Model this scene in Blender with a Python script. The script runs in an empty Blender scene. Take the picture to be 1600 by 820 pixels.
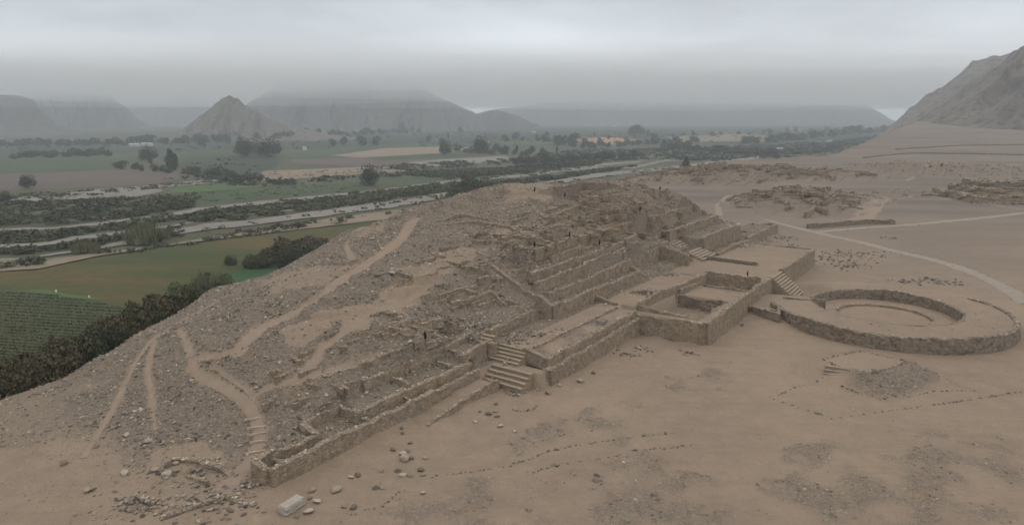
import bpy, bmesh, math, random
import numpy as np
from mathutils import Vector, Matrix
random.seed(7)
rng = np.random.default_rng(11)
SC = bpy.context.scene
COL = SC.collection
PI = math.pi

# ------------------------------------------------------------------ camera
F = 1067.0; H = 36.0; PITCH = math.radians(11.9)
cam = bpy.data.cameras.new('camera'); cam_o = bpy.data.objects.new('camera', cam); COL.objects.link(cam_o)
cam.sensor_width = 36.0; cam.lens = 36.0 * F / 1600.0
cam.clip_start = 1.0; cam.clip_end = 40000.0
cam_o.location = (0, 0, H); cam_o.rotation_euler = (math.radians(90) - PITCH, 0, 0)
SC.camera = cam_o

# ------------------------------------------------------------------ world, sun, exposure
SUN_EL, SUN_AZ = 55.0, 125.0        # azimuth clockwise from +Y: light from the right, a little behind the camera
w = bpy.data.worlds.new('World'); SC.world = w; w.use_nodes = True
nt = w.node_tree; nt.nodes.clear()
def wn(t, **k):
    n = nt.nodes.new(t)
    for a, b in k.items(): setattr(n, a, b)
    return n
out = wn('ShaderNodeOutputWorld'); sky = wn('ShaderNodeTexSky')
sky.sky_type = 'NISHITA'; sky.sun_disc = False
sky.sun_elevation = math.radians(SUN_EL); sky.sun_rotation = math.radians(SUN_AZ)
bg1 = wn('ShaderNodeBackground'); bg1.inputs[1].default_value = 0.05
nt.links.new(sky.outputs[0], bg1.inputs[0])
tc = wn('ShaderNodeTexCoord'); sep = wn('ShaderNodeSeparateXYZ'); nt.links.new(tc.outputs['Generated'], sep.inputs[0])
mp = wn('ShaderNodeMapping'); mp.inputs['Scale'].default_value = (1.0, 1.0, 4.5)
nt.links.new(tc.outputs['Generated'], mp.inputs[0])
no = wn('ShaderNodeTexNoise'); no.inputs['Scale'].default_value = 3.1; no.inputs['Detail'].default_value = 7; no.inputs['Roughness'].default_value = 0.5
nt.links.new(mp.outputs[0], no.inputs[0])
mr = wn('ShaderNodeMapRange'); mr.inputs[1].default_value = 0.3; mr.inputs[2].default_value = 0.7
mr.inputs[3].default_value = 0.80; mr.inputs[4].default_value = 1.20
nt.links.new(no.outputs[0], mr.inputs[0])
# elevation curve: pale low down, greyer layer above the horizon, brightening again overhead (overcast)
er = wn('ShaderNodeValToRGB'); nt.links.new(sep.outputs['Z'], er.inputs[0])
cr = er.color_ramp
cr.elements[0].position = 0.0; cr.elements[0].color = (1.75, 1.84, 1.94, 1)
cr.elements[1].position = 1.0; cr.elements[1].color = (1.92, 1.88, 1.82, 1)
for p_, c_ in ((.045, (1.85, 1.95, 2.06, 1)), (.08, (1.13, 1.18, 1.24, 1)), (.115, (.92, .97, 1.03, 1)), (.155, (.84, .89, .95, 1)), (.3, (1.36, 1.37, 1.38, 1)), (.55, (1.68, 1.66, 1.63, 1))):
    e = cr.elements.new(p_); e.color = c_
mul = wn('ShaderNodeVectorMath', operation='SCALE')
nt.links.new(er.outputs[0], mul.inputs[0]); nt.links.new(mr.outputs[0], mul.inputs['Scale'])
# a thinner, brighter part of the cloud ahead
dot = wn('ShaderNodeVectorMath', operation='DISTANCE')
mp2 = wn('ShaderNodeMapping'); mp2.inputs['Scale'].default_value = (1.0, 1.0, 3.2); nt.links.new(tc.outputs['Generated'], mp2.inputs[0])
dot.inputs[1].default_value = (0.10, 1.0, 0.30); nt.links.new(mp2.outputs[0], dot.inputs[0])
m3 = wn('ShaderNodeMapRange', interpolation_type='SMOOTHERSTEP'); m3.inputs[1].default_value = 0.0; m3.inputs[2].default_value = 0.42
m3.inputs[3].default_value = 1.16; m3.inputs[4].default_value = 1.0
nt.links.new(dot.outputs['Value'], m3.inputs[0])
mul2 = wn('ShaderNodeVectorMath', operation='SCALE'); nt.links.new(mul.outputs[0], mul2.inputs[0]); nt.links.new(m3.outputs[0], mul2.inputs['Scale'])
bg2 = wn('ShaderNodeBackground'); bg2.inputs[1].default_value = 1.02; nt.links.new(mul2.outputs[0], bg2.inputs[0])
mx = wn('ShaderNodeMixShader'); mx.inputs[0].default_value = 0.94
nt.links.new(bg1.outputs[0], mx.inputs[1]); nt.links.new(bg2.outputs[0], mx.inputs[2]); nt.links.new(mx.outputs[0], out.inputs[0])

sun = bpy.data.lights.new('sun', 'SUN'); sun.energy = 0.5; sun.angle = math.radians(25); sun.color = (1, .95, .88)
sun_o = bpy.data.objects.new('sun', sun); COL.objects.link(sun_o)
_d = Vector((math.sin(math.radians(SUN_AZ)) * math.cos(math.radians(SUN_EL)), math.cos(math.radians(SUN_AZ)) * math.cos(math.radians(SUN_EL)), math.sin(math.radians(SUN_EL))))
sun_o.rotation_euler = _d.to_track_quat('Z', 'Y').to_euler(); sun_o.location = _d * 300
SC.view_settings.view_transform = 'Standard'; SC.view_settings.look = 'None'
SC.view_settings.exposure = -0.42; SC.view_settings.gamma = 1.0
SC.cycles.volume_bounces = 12
SC.cycles.max_bounces = 14; SC.cycles.diffuse_bounces = 3

# ------------------------------------------------------------------ survey helpers
c_, s_ = math.cos(PITCH), math.sin(PITCH)
def ray(u, v):
    dx = (u - 800) / F; dy = (410 - v) / F
    return np.array([dx, c_ + dy * s_, -s_ + dy * c_])
def P(u, v, z=0.0):
    d = ray(u, v); t = (z - H) / d[2]
    return (d[0] * t, d[1] * t)
def PD(u, v, y):
    d = ray(u, v); t = y / d[1]
    return (d[0] * t, y, H + d[2] * t)
TH = math.radians(54.5); OX, OY = -24.0, 61.5
CT, ST = math.cos(TH), math.sin(TH)
def xy(a, b): return (OX + a * CT - b * ST, OY + a * ST + b * CT)
def ab(x, y):
    dx, dy = x - OX, y - OY
    return dx * CT + dy * ST, -dx * ST + dy * CT

def _h(ix, iy, s):
    n = (ix * 374761393 + iy * 668265263 + s * 2147483647) & 0xffffffff
    n = ((n ^ (n >> 13)) * 1274126177) & 0xffffffff
    return ((n ^ (n >> 16)) & 0xffff) / 65535.0
def vnoise(x, y, s=0):
    x = np.asarray(x, float); y = np.asarray(y, float)
    ix = np.floor(x).astype(np.int64); iy = np.floor(y).astype(np.int64)
    fx = x - ix; fy = y - iy; fx = fx * fx * (3 - 2 * fx); fy = fy * fy * (3 - 2 * fy)
    a = _h(ix, iy, s); b = _h(ix + 1, iy, s); c = _h(ix, iy + 1, s); d = _h(ix + 1, iy + 1, s)
    return (a * (1 - fx) + b * fx) * (1 - fy) + (c * (1 - fx) + d * fx) * fy
def fbm(x, y, o=4, s=0, g=0.5):
    r = 0; am = 1; t = 0; f = 1.0
    for k in range(o):
        r = r + am * vnoise(x * f + 17.3 * k, y * f - 9.1 * k, s + k); t += am; am *= g; f *= 2.03
    return r / t * 2 - 1
def sst(e0, e1, x):
    t = np.clip((x - e0) / (e1 - e0), 0, 1); return t * t * (3 - 2 * t)
def seg_dist(x, y, pts, signed=False):
    best = np.full(np.shape(x), 1e9); sg = np.zeros(np.shape(x))
    for (x0, y0), (x1, y1) in zip(pts[:-1], pts[1:]):
        dx, dy = x1 - x0, y1 - y0; L = dx * dx + dy * dy + 1e-9
        t = np.clip(((x - x0) * dx + (y - y0) * dy) / L, 0, 1)
        d = np.hypot(x - x0 - t * dx, y - y0 - t * dy)
        m = d < best; best = np.where(m, d, best)
        if signed: sg = np.where(m, np.sign(dx * (y - y0) - dy * (x - x0)), sg)
    return (best, sg) if signed else best
def inpoly(x, y, pts):
    r = np.zeros(np.shape(x), bool); n = len(pts)
    for i in range(n):
        x0, y0 = pts[i]; x1, y1 = pts[(i + 1) % n]
        if y0 == y1: continue
        r ^= ((y0 > y) != (y1 > y)) & (x < (x1 - x0) * (y - y0) / (y1 - y0) + x0)
    return r

# ------------------------------------------------------------------ terrain heights
mound_px = [  # (u, v, z)
 (350,770,.5),(400,660,2.2),(340,610,3.6),(295,565,5),(375,545,7),(440,495,9),(500,460,10.5),(570,412,12.2),(620,378,13.4),(640,350,14.4),
 (0,625,.5),(100,590,1),(200,532,3),(300,483,4),(345,450,3),(415,432,2),(440,425,6),(500,390,9),(600,345,13),(720,308,16),(800,290,18.6),(950,290,19),
 (870,292,18.4),(1060,306,15.5),(1085,323,12),(700,345,15),(760,350,15),(835,388,13.2),(890,373,13.3),(960,348,13.6),(1000,335,14.5),(850,340,15.6),(900,322,16.8),(960,318,17),
 (0,700,.1),(0,780,0),(100,740,.3),(200,740,.8),(130,690,.9),(200,620,2.4),(240,540,4.2),(330,690,1.6),(240,680,1.4),(430,600,5.2),(480,560,6.6),(560,520,8.2),
 (600,470,9.6),(660,440,10.6),(700,400,12),(640,545,6.4),(560,600,4.6),(500,630,3.6),(450,660,2.6),(690,490,6.8),(775,414,11.2),(740,440,9.2),(1000,298,17.8),(1112,337,8)]
mpts = [(*P(u, v, z), z) for u, v, z in mound_px]
for a, b, z in [(0,-6,0),(20,-6,0),(40,-9,0),(60,-9,0),(80,-9,0),(100,-9,0),(120,-9,0),(145,-9,0),(170,-6,0),(190,-4,0),(200,8,0),(200,25,1),(190,45,3),
                (150,75,3),(165,60,4),(120,5,6.5),(128,9.5,9.4),(135,14,11.5),(150,4,5.5),(165,6,3.5),(180,8,2.4),(160,20,7),(175,30,3.5),(-12,0,0),(-15,20,0),(-20,40,.3),
                (130,75,8),(110,80,9),(90,80,6),(70,78,5),(145,60,10),(55,3,6),(45,6,5.5),(35,7,5),(53.5,8,7.2),(53,12,9.4),(52,5,5.9),(20,6,3.6),(8,6,2.2)]:
    mpts.append((*xy(a, b), z))
for x, y, z in [(-85,60,0),(-90,90,-2),(-80,110,-3),(-85,140,-4),(-75,160,-3),(-60,180,-2),(20,245,2),(60,240,2),(-10,225,4),(60,210,6),(90,235,0),(110,200,0),(40,40,0),(-40,35,0),(0,60,0)]:
    mpts.append((x, y, z))
mpts = np.array(mpts); MS = 40.0
def _U(r2): return 0.5 * r2 * np.log(r2 + 1e-9)
_n = len(mpts); _X = mpts[:, :2] / MS
_K = _U(((_X[:, None] - _X[None]) ** 2).sum(-1)) + np.eye(_n) * 0.002
_Pm = np.c_[np.ones(_n), _X]
_A = np.block([[_K, _Pm], [_Pm.T, np.zeros((3, 3))]])
_W = np.linalg.solve(_A, np.r_[mpts[:, 2], 0, 0, 0])
def tps(x, y):
    x = np.asarray(x, float) / MS; y = np.asarray(y, float) / MS
    r = _W[_n] + _W[_n + 1] * x + _W[_n + 2] * y
    for i in range(_n): r = r + _W[i] * _U((x - _X[i, 0]) ** 2 + (y - _X[i, 1]) ** 2)
    return r
EDGE = [(-95,-400),(-78,20),(-70,60),(-65,82),(-60,93),(-56.5,103),(-55,115),(-57.5,132),(-51.5,147),(-42,157),(-31,171),(-16,191),(0,207),(25,222),(44,246),(50,290),(55,355),(100,411),(162,494),(249,532),(330,650),(492,896),(900,1500),(2600,4200)]
RC = (68.6, 121.3)
MC = (49.5, 91.5)
minimound = [P(u, v, 2) for u, v in [(1286,560),(1345,548),(1417,564),(1395,574),(1364,583),(1335,577),(1312,573)]]
RUINS = []   # far low ruin mounds: (cx, cy, rx, ry, h, terraces)
def _ruin(u, v, rx, ry, h): 
    z = 0.033 * max(0, 0)
    x, y = P(u, v, 0); zz = 0.033 * max(0, y - 280); x, y = P(u, v, zz); RUINS.append((x, y, rx, ry, h))
_ruin(1245, 322, 24, 24, 6.0); _ruin(1310, 312, 22, 14, 3.0); _ruin(1170, 268, 62, 22, 5.5); _ruin(1080, 279, 38, 14, 3.5); _ruin(1395, 256, 30, 12, 3)
_ruin(1420, 300, 14, 9, 2.0); _ruin(1450, 240, 60, 20, 4); _ruin(1540, 262, 50, 16, 3)
def hbase(x, y):
    x = np.asarray(x, float); y = np.asarray(y, float)
    a, b = ab(x, y)
    near = (x > -130) & (x < 160) & (y > -30) & (y < 300)
    z = np.zeros(np.shape(x))
    t = np.zeros(np.shape(x)); t[near] = tps(x[near], y[near])
    m = np.where(a > 0, sst(-1.0, 1.0, b), 1.0) * sst(205, 190, a) * sst(-24, -8, a)
    dl, sgl = seg_dist(x, y, EDGE, True)
    t = np.where(near, t, 0) * np.where((a < 0) | (b > -1), 1, 0) * np.where(a > -24, m, 0)
    t = np.where(t < 0.0, t * 0.3, t)
    z = z + t
    z = z + 0.033 * np.maximum(0, y - 280) * (y > 280) * np.where(y > 1600, 0, 1) + 0.033 * 1320 * (y > 1600)
    z = z + 0.25 * fbm(x / 22, y / 22, 3, 5) * sst(60, 160, np.hypot(x - 20, y - 110)) 
    for cx, cy, rx, ry, hh in RUINS:
        q = np.hypot((x - cx) / rx, (y - cy) / ry) + 0.25 * fbm(x / 9 + cx, y / 9, 3, 3)
        k = np.clip(1.25 - q, 0, 1) * hh
        k = k + 0.25 * (np.round(k / 1.1) * 1.1 - k) * 2.6 * (k > .05)
        z = z + k * (1 + 0.35 * fbm(x / 5, y / 5, 3, 9))
    # sunken circular court
    r = np.hypot(x - RC[0], y - RC[1]); near = x + (y - 95) * 0.25
    back = sst(-6, 10, (y - RC[1]) * 0.9 + (RC[0] - x) * 0.2)      # the far side banks gently down to the ground
    rim = 2.25
    outer = np.where(r < 19.6, 1.0, 0.0) * (1 - back) + back * sst(30, 17, r)
    outer = outer * sst(4.5, 8.5, np.hypot(x - 57.5, y - 136.5))
    ring = np.where(r > 12.3, rim * outer, np.where(r > 7.9, 0.45, 0.1))
    z = np.where(r < 32, np.maximum(ring + z * 0.2, np.where(r > 12.3, z * 0.6, -1)), z)
    # little stepped platform with a ramp of rubble
    e = seg_dist(x, y, minimound + minimound[:1]); ins = inpoly(x, y, minimound)
    z = np.where(ins, 1.95, np.maximum(z, 1.95 - e * 0.42 - 0.15 * fbm(x, y, 3, 8) * sst(0, 1, e)))
    # fall to the river valley
    dd = dl + 4.0 * fbm(x / 18, y / 18, 3, 21)
    drop = np.where(sgl > 0, sst(0, 1, np.maximum(dd, 0) / 55.0) ** .8, 0.0)
    drop = np.where((sgl > 0) & (dl > 85), 1.0, drop)
    z = z * (1 - drop) + (-25.0) * drop
    return z
# plateaus in the building's own axes (a along the front, b into the mound): a0,a1,b0,b1, z at b0, z at b1
PLAT = [
 (.3,8,0,2.2,1.0,1.0),(7.6,13.6,0,5.2,1.2,1.8),(13.4,33,0,1.7,1.7,1.8),(19.5,23,-3.1,0,.35,.5),(23,27,-3.1,0,.7,.8),(27,34,-3.1,0,1.1,1.15),
 (13.6,33.5,1.7,5.6,2.9,3.1),(33,38.4,2.3,6.2,3.5,3.9),(33.4,38.2,-.3,2.3,2.2,2.2),
 (33.2,38.5,-7.6,-.3,0.2,0.2),(36.8,38.6,-8,.6,2.3,2.3),(40.2,55.2,-4,4.1,4.0,4.0),(38.3,40.2,1.5,4.1,3.9,3.9),(38.3,40.2,-3.9,1.5,2.3,2.3),(39.9,69,-4,1.8,4.0,4.0),
 (39.9,68.5,-7.0,-4,3.5,4.05),(38.6,68.5,-8.1,-6.9,2.3,2.3),(69,98,-6.5,1.8,4.1,4.1),
 (55,88,1.8,3.9,5.8,6.0),(56,88,3.9,5.8,7.4,7.6),(56,74,5.8,7.4,9.0,9.1),(74,92,5.8,7.4,9.3,9.5),(57,76,7.4,10.7,10.2,11.0),(76,98,7.4,10.7,10.7,11.4),(97,110,5.8,10.6,8.4,10.6),(88,98,1.6,5.4,4.5,5.0),(63,104,10.6,13.5,13.1,13.3),
 (55,57.6,3,5,6.4,7.4),(55,58,5,9,7.6,9.0),(55,61,9,13.6,9.2,11.0),
 (34,39,7.2,10.5,3.9,4.6),(45.5,51,6.6,9.4,6.2,6.4),
 (67.5,100,-19.6,-6.5,3.6,3.6),(70.0,83.8,-17.7,-8.2,1.0,1.2),(84,92.3,-17.8,-8.2,3.2,3.3),(92.5,95.9,-18.4,-8.6,1.7,1.7),(95.8,98.4,-18.4,-8.6,2.7,2.7),
 (98.5,143,-19.6,-2.6,4.1,4.1),(98,112,-2.8,.8,4.1,4.1),(90,107,.8,5.6,4.7,4.7),(107,112,.8,8.6,7.3,7.5),
 (112,122,-2.5,9.5,3.9,7.2),(122,150,-2.6,1.4,4.0,4.2),(122,150,1.4,7.6,7.4,7.8),(116,150,7.6,12.0,9.2,9.4),
 (110,146,12.0,13.6,10.8,10.8),(150,188,1.0,9,2.4,3.2),(143,152,-2.6,1.0,1.0,1.0),
 (98,104,23,33,13.9,13.9),(104,121,22,34,15.0,15.3)]
STAIRS_A = True
def plateaus(x, y, z):
    a, b = ab(x, y); fl = np.zeros(np.shape(x))
    for i, (a0, a1, b0, b1, z0, z1) in enumerate(PLAT):
        m = (a > a0) & (a < a1) & (b > b0) & (b < b1)
        if not m.any(): continue
        zz = z0 + (z1 - z0) * (b - b0) / (b1 - b0)
        z = np.where(m, zz + 0.06 * fbm(x / 1.7, y / 1.7, 2, i), z); fl = np.where(m, 1.0, fl)
    return z, fl
def pad(x): return np.atleast_1d(np.asarray(x, float))
def hit0(u, v, fn):
    d = ray(u, v); t = np.concatenate([np.arange(45, 330, .15), np.arange(330, 2600, 2.0)]) 
    x, y, z = d[0] * t, d[1] * t, H + d[2] * t
    g = fn(x, y); k = np.argmax(z < g)
    if not (z < g).any(): k = len(t) - 1
    return (x[k], y[k], g[k])
def hflat(x, y): return plateaus(x, y, hbase(x, y))[0]
# ------------------------------------------------------------------ trails traced on the ground
TRAILS_PX = [
 ([(332,780),(358,758),(380,735),(400,708),(408,676),(396,642),(352,605),(316,590),(298,572),(302,560),(340,557),(376,548),(388,530),(402,514),(440,498),(457,490),(500,466),(520,445),(560,420),(600,394),(626,374),(640,352),(648,342)], [1.9,2.0,1.7,1.5,1.3,1.2,1.3,1.3,1.3,1.2,1.2,1.6,2.4,3.0,2.6,2.0,1.7,2.2,2.6,3.0,3.0,2.6,2.2], 'footpath', 'long sandy footpath zigzagging up the west slope to the summit, edged with stones'),
 ([(130,715),(150,682),(185,622),(214,562),(240,528),(285,500),(335,473),(372,452)], [.8,.75,.7,.75,.8,.9,1.0,1.0], 'footpath', 'narrow sandy footpath running straight up the far left flank of the mound'),
 ([(243,672),(238,640),(236,610),(230,575),(236,548),(243,532)], [.35,.5,.6,.9,.9,.5], 'footpath', 'short worn footpath right of the leftmost path on the left flank'),
 ([(400,614),(456,596),(509,582),(552,571),(590,556)], [.7,.8,.8,.7,.5], 'footpath', 'thin footpath branching east across the middle of the west slope'),
 ([(280,515),(290,530),(300,556)], [.8,.9,1.0], 'footpath', 'short footpath dropping from the left into the sharp bend of the zigzag path'),
 ([(331,573),(370,598),(394,614),(396,630)], [.35,.4,.5,.6], 'footpath', 'faint narrow footpath inside the triangle of the zigzag path'),
 ([(552,408),(548,398),(540,384),(545,376)], [1.6,1.2,1.0,.6], 'footpath', 'short sandy footpath near the upper left crest'),
 ([(460,595),(492,565),(506,540),(545,512),(600,483),(650,462),(690,440)], [.7,.9,1.0,1.2,1.4,1.2,.7], 'footpath', 'faint sandy footpath crossing the mound to the terraces'),
 ([(1195,343),(1240,355),(1300,369),(1350,380),(1400,393),(1450,404),(1490,415),(1530,430),(1570,450),(1612,476)], [2,3,3.4,3.4,3.4,3.6,3.8,4,4.2,4.4], 'dirt_track', 'pale dirt track curving across the plain behind the circular court'),
 ([(1268,363),(1350,356),(1400,353),(1450,349),(1520,342),(1610,332)], [3,3,3.4,3.6,4,4], 'dirt_track', 'pale dirt track leading right towards the far stepped ruin'),
 ([(1345,346),(1360,326),(1380,309)], [8,8,7], 'dirt_track', 'short broad track climbing behind the long low wall'),
 ([(1124,338),(1122,322),(1138,306),(1180,300)], [3,3,3,2], 'dirt_track', 'pale track behind the east end of the pyramid'),
 ([(1380,309),(1430,304),(1500,312),(1620,330)], [2,2.5,2.5,2.5], 'dirt_track', 'faint track in front of the far stepped ruin'),
 ([(1415,283),(1440,268),(1480,255)], [2.5,3,3], 'dirt_track', 'faint far track climbing the slope on the right'),
]
TRAILS = []
for px, wd, nm, lb in TRAILS_PX:
    pts = [hit0(u, v, hflat)[:2] for u, v in px]
    TRAILS.append((pts, wd, nm, lb))
def trail_mask(x, y):
    m = np.zeros(np.shape(x))
    for pts, wd, nm, lb in TRAILS:
        xs = [p[0] for p in pts]; ys = [p[1] for p in pts]
        k = (x > min(xs) - 4) & (x < max(xs) + 4) & (y > min(ys) - 4) & (y < max(ys) + 4)
        if not k.any(): continue
        xx, yy = x[k], y[k]; nz = .22 * fbm(xx * 1.3, yy * 1.3, 2, 4); b = np.zeros(len(xx))
        for i in range(len(pts) - 1):
            w_ = (wd[i] + wd[i + 1]) / 4; d = seg_dist(xx, yy, pts[i:i + 2]) + nz; b = np.maximum(b, sst(w_ + .35, w_ - .15, d))
        m[k] = np.maximum(m[k], b)
    return m
# rubble on the open plain, traced as outlines
RUBP = [[(800,668),(900,655),(960,690),(850,700),(780,720)],[(650,740),(830,745),(1010,700),(1060,740),(1200,760),(1330,690),(1330,720),(1260,800),(1180,830),(600,830)],
        [(1050,590),(1130,565),(1180,580),(1120,610),(1060,615)],[(1225,705),(1280,680),(1420,665),(1450,690),(1330,720),(1240,730)],[(965,705),(1000,708),(1040,722),(1010,745),(975,735)],
        [(860,648),(1000,625),(980,690),(870,690)],[(1135,800),(1400,680),(1620,690),(1620,830),(1100,830)],[(640,790),(700,760),(900,750),(1000,830),(600,830)]]
RUBW = [[P(u, v, 0) for u, v in q] for q in RUBP]
GAPS = [[hit0(u, v, hflat)[:2] for u, v in q] for q in [  # bare sandy patches on the mound
  [(430,520),(520,490),(600,460),(700,420),(690,445),(600,480),(520,520),(450,545)],[(390,440),(470,420),(520,415),(560,420),(500,450),(420,460)],
  [(610,430),(720,380),(760,390),(650,440)],[(540,340),(600,345),(600,365),(550,375)],[(240,700),(330,690),(350,720),(300,730),(230,745)],[(520,500),(640,455),(690,450),(560,520)],
  [(0,720),(140,690),(230,740),(300,820),(0,820)],[(760,360),(820,350),(840,380),(780,395)],[(800,290),(870,290),(860,315),(790,320)]]]
RUBAB = [(40,68.5,-6.8,-4.2,.8),(70,84,-17.7,-8.2,.5),(13,33,2,5.6,.6),(123,150,1.6,7.5,.6),(116,150,7.7,12,.7),(150,188,1,9,.7),(57,74,5,7,.4),(64,104,11,13.5,.6),(34,39,7,10.5,.9),(125,150,-2.6,1,.5),(33,40,3,6.2,.5),(104,146,12,13.6,.8)]
def rub(x, y):
    """how stony the ground is, 0..1"""
    a, b = ab(x, y)
    t = np.zeros(np.shape(x)); k = (x > -120) & (x < 130) & (y > 20) & (y < 290)
    n1 = fbm(x / 7.0, y / 7.0, 4, 31)
    if k.any(): 
        zt = tps(x[k], y[k]); t[k] = sst(.2, 1.6, zt) * np.where((b[k] > 0) | (a[k] < 0), 1, 0)
    dl, sg = seg_dist(x, y, EDGE, True)
    t = t * np.where(sg > 0, sst(25, 0, dl), 1)
    t = t * sst(-.75, .1, n1 + .35)
    t = np.maximum(t, .55 * (dl < 14) * (x < -30) * (y < 200) * (y > 70))
    for q in GAPS: t = t * (1 - .75 * inpoly(x + 1.5 * fbm(x / 2, y / 2, 2, 7), y + 1.5 * fbm(x / 2, y / 2, 2, 8), q))
    n2 = fbm(x / 3.2, y / 3.2, 4, 55)
    for q in RUBW: t = np.maximum(t, .68 * inpoly(x + 2.2 * fbm(x / 2, y / 2, 2, 7), y + 2.2 * fbm(x / 2, y / 2, 2, 8), q) * sst(-.3, .5, n2))
    for cx, cy, rx, ry, hh in RUINS: t = np.maximum(t, .8 * sst(1.3, 1.0, np.hypot((x - cx) / rx, (y - cy) / ry)))
    r = np.hypot(x - RC[0], y - RC[1]); t = np.where((r > 12.5) & (r < 20) , .10, t); t = np.where(r < 12.5, 0.04, t)
    e = seg_dist(x, y, minimound + minimound[:1]); ins = inpoly(x, y, minimound)
    t = np.where(ins, 0, np.maximum(t, .8 * sst(5, 3.4, e) * sst(-1, 1.5, (x - 46.5) * .8 - (y - 90) * .35 + .0)))
    for a0, a1, b0, b1, q in RUBAB: t = np.maximum(t, q * ((a > a0) & (a < a1) & (b > b0) & (b < b1)) * sst(-.45, .1, n2))
    t = t * (1 - trail_mask(x, y))
    return t
TAL = [[(0,0),(19,0)],[(19,-3.2),(33,-3.2)],[(38.6,-8.1),(68,-8)],[(67.4,-19.5),(67.5,-8)],[(67.5,-19.5),(104,-19.4)],[(112.6,-19.5),(143,-19.5)]]
def height(x, y, with_masks=False):
    x = pad(x); y = pad(y)
    z = hbase(x, y); r = rub(x, y); tm = trail_mask(x, y)
    rough = (0.35 * fbm(x / 4.5, y / 4.5, 4, 61) + 0.5 * (0.5 - np.abs(fbm(x / 11, y / 11, 3, 71)))) * r + 0.05 * fbm(x / 2.2, y / 2.2, 3, 77) * (1 - r)
    rough = rough + r * (0.16 * fbm(x / 1.3, y / 1.3, 3, 88) + 0.55 * fbm(x / 7.5, y / 7.5, 3, 83) * sst(3, 9, z))
    z = z + rough * (1 - tm) - 0.14 * tm * sst(.0, 1., z)
    q = z + .9 * fbm(x / 9, y / 9, 3, 66); st = 1.15; fq = q / st - np.floor(q / st); qq = (np.floor(q / st) + sst(.0, .28, fq)) * st
    bm_ = sst(5.5, 10, z) * sst(-.1, .25, fbm(x / 13, y / 13, 3, 67)) * (1 - tm) * (z < 30) * (y < 300)
    z = z + (qq - q) * .85 * bm_
    a, b = ab(x, y); nz = .55 + .75 * fbm(x / 2.4, y / 2.4, 3, 95)
    for q in TAL:
        k = (a > q[0][0] - 4) & (a < q[1][0] + 4) & (np.abs(b - q[0][1]) < 40)
        if k.any(): z[k] = z[k] + .55 * np.maximum(nz[k], 0) * np.exp(-np.maximum(seg_dist(a[k], b[k], q) - .35, 0) / .75)
    z, fl = plateaus(x, y, z)
    if with_masks: return z, r, np.maximum(tm, fl * .5 * (r < .3))
    return z
def hz(x, y): return float(height(x, y)[0])
def hit(u, v): 
    x, y, _ = hit0(u, v, hflat); return x, y, hz(x, y)

# ------------------------------------------------------------------ materials
def mat(name, rough=.95):
    m = bpy.data.materials.new(name); m.use_nodes = True; t = m.node_tree
    b = t.nodes['Principled BSDF']; b.inputs['Roughness'].default_value = rough; b.inputs['Specular IOR Level'].default_value = .15
    return m, t, b
class N:
    def __init__(s, t): s.t = t
    def n(s, ty, ins=None, **k):
        q = s.t.nodes.new(ty)
        for a, b in k.items(): setattr(q, a, b)
        for a, b in (ins or {}).items():
            if isinstance(b, bpy.types.NodeSocket): s.t.links.new(b, q.inputs[a])
            else: q.inputs[a].default_value = b
        return q
    def noise(s, vec, sc, det=5, ro=.55): return s.n('ShaderNodeTexNoise', {'Vector': vec, 'Scale': sc, 'Detail': det, 'Roughness': ro}).outputs[0]
    def ramp(s, f, stops):
        q = s.n('ShaderNodeValToRGB', {0: f}); e = q.color_ramp.elements
        e[0].position, e[0].color = stops[0][0], (*stops[0][1], 1); e[1].position, e[1].color = stops[-1][0], (*stops[-1][1], 1)
        for p, c in stops[1:-1]: k = e.new(p); k.color = (*c, 1)
        return q.outputs[0]
    def mix(s, f, a, b, mode='MIX'):
        q = s.n('ShaderNodeMix', data_type='RGBA', blend_type=mode)
        for i, v in ((0, f), (6, a), (7, b)):
            if isinstance(v, bpy.types.NodeSocket): s.t.links.new(v, q.inputs[i])
            else: q.inputs[i].default_value = v if i == 0 else (*v, 1)
        return q.outputs[2]
    def math(s, op, a, b=0.0, cl=False):
        q = s.n('ShaderNodeMath', {0: a, 1: b}, operation=op); q.use_clamp = cl; return q.outputs[0]
    def rng(s, f, a, b, c=0., d=1.): return s.n('ShaderNodeMapRange', {0: f, 1: a, 2: b, 3: c, 4: d}).outputs[0]
    def link(s, a, b): s.t.links.new(a, b)
SAND1, SAND2, SAND3 = (0.252, 0.195, 0.148), (0.206, 0.160, 0.123), (0.281, 0.217, 0.158)
GREY1, GREY2 = (0.206, 0.170, 0.134), (0.133, 0.111, 0.091)

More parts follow.
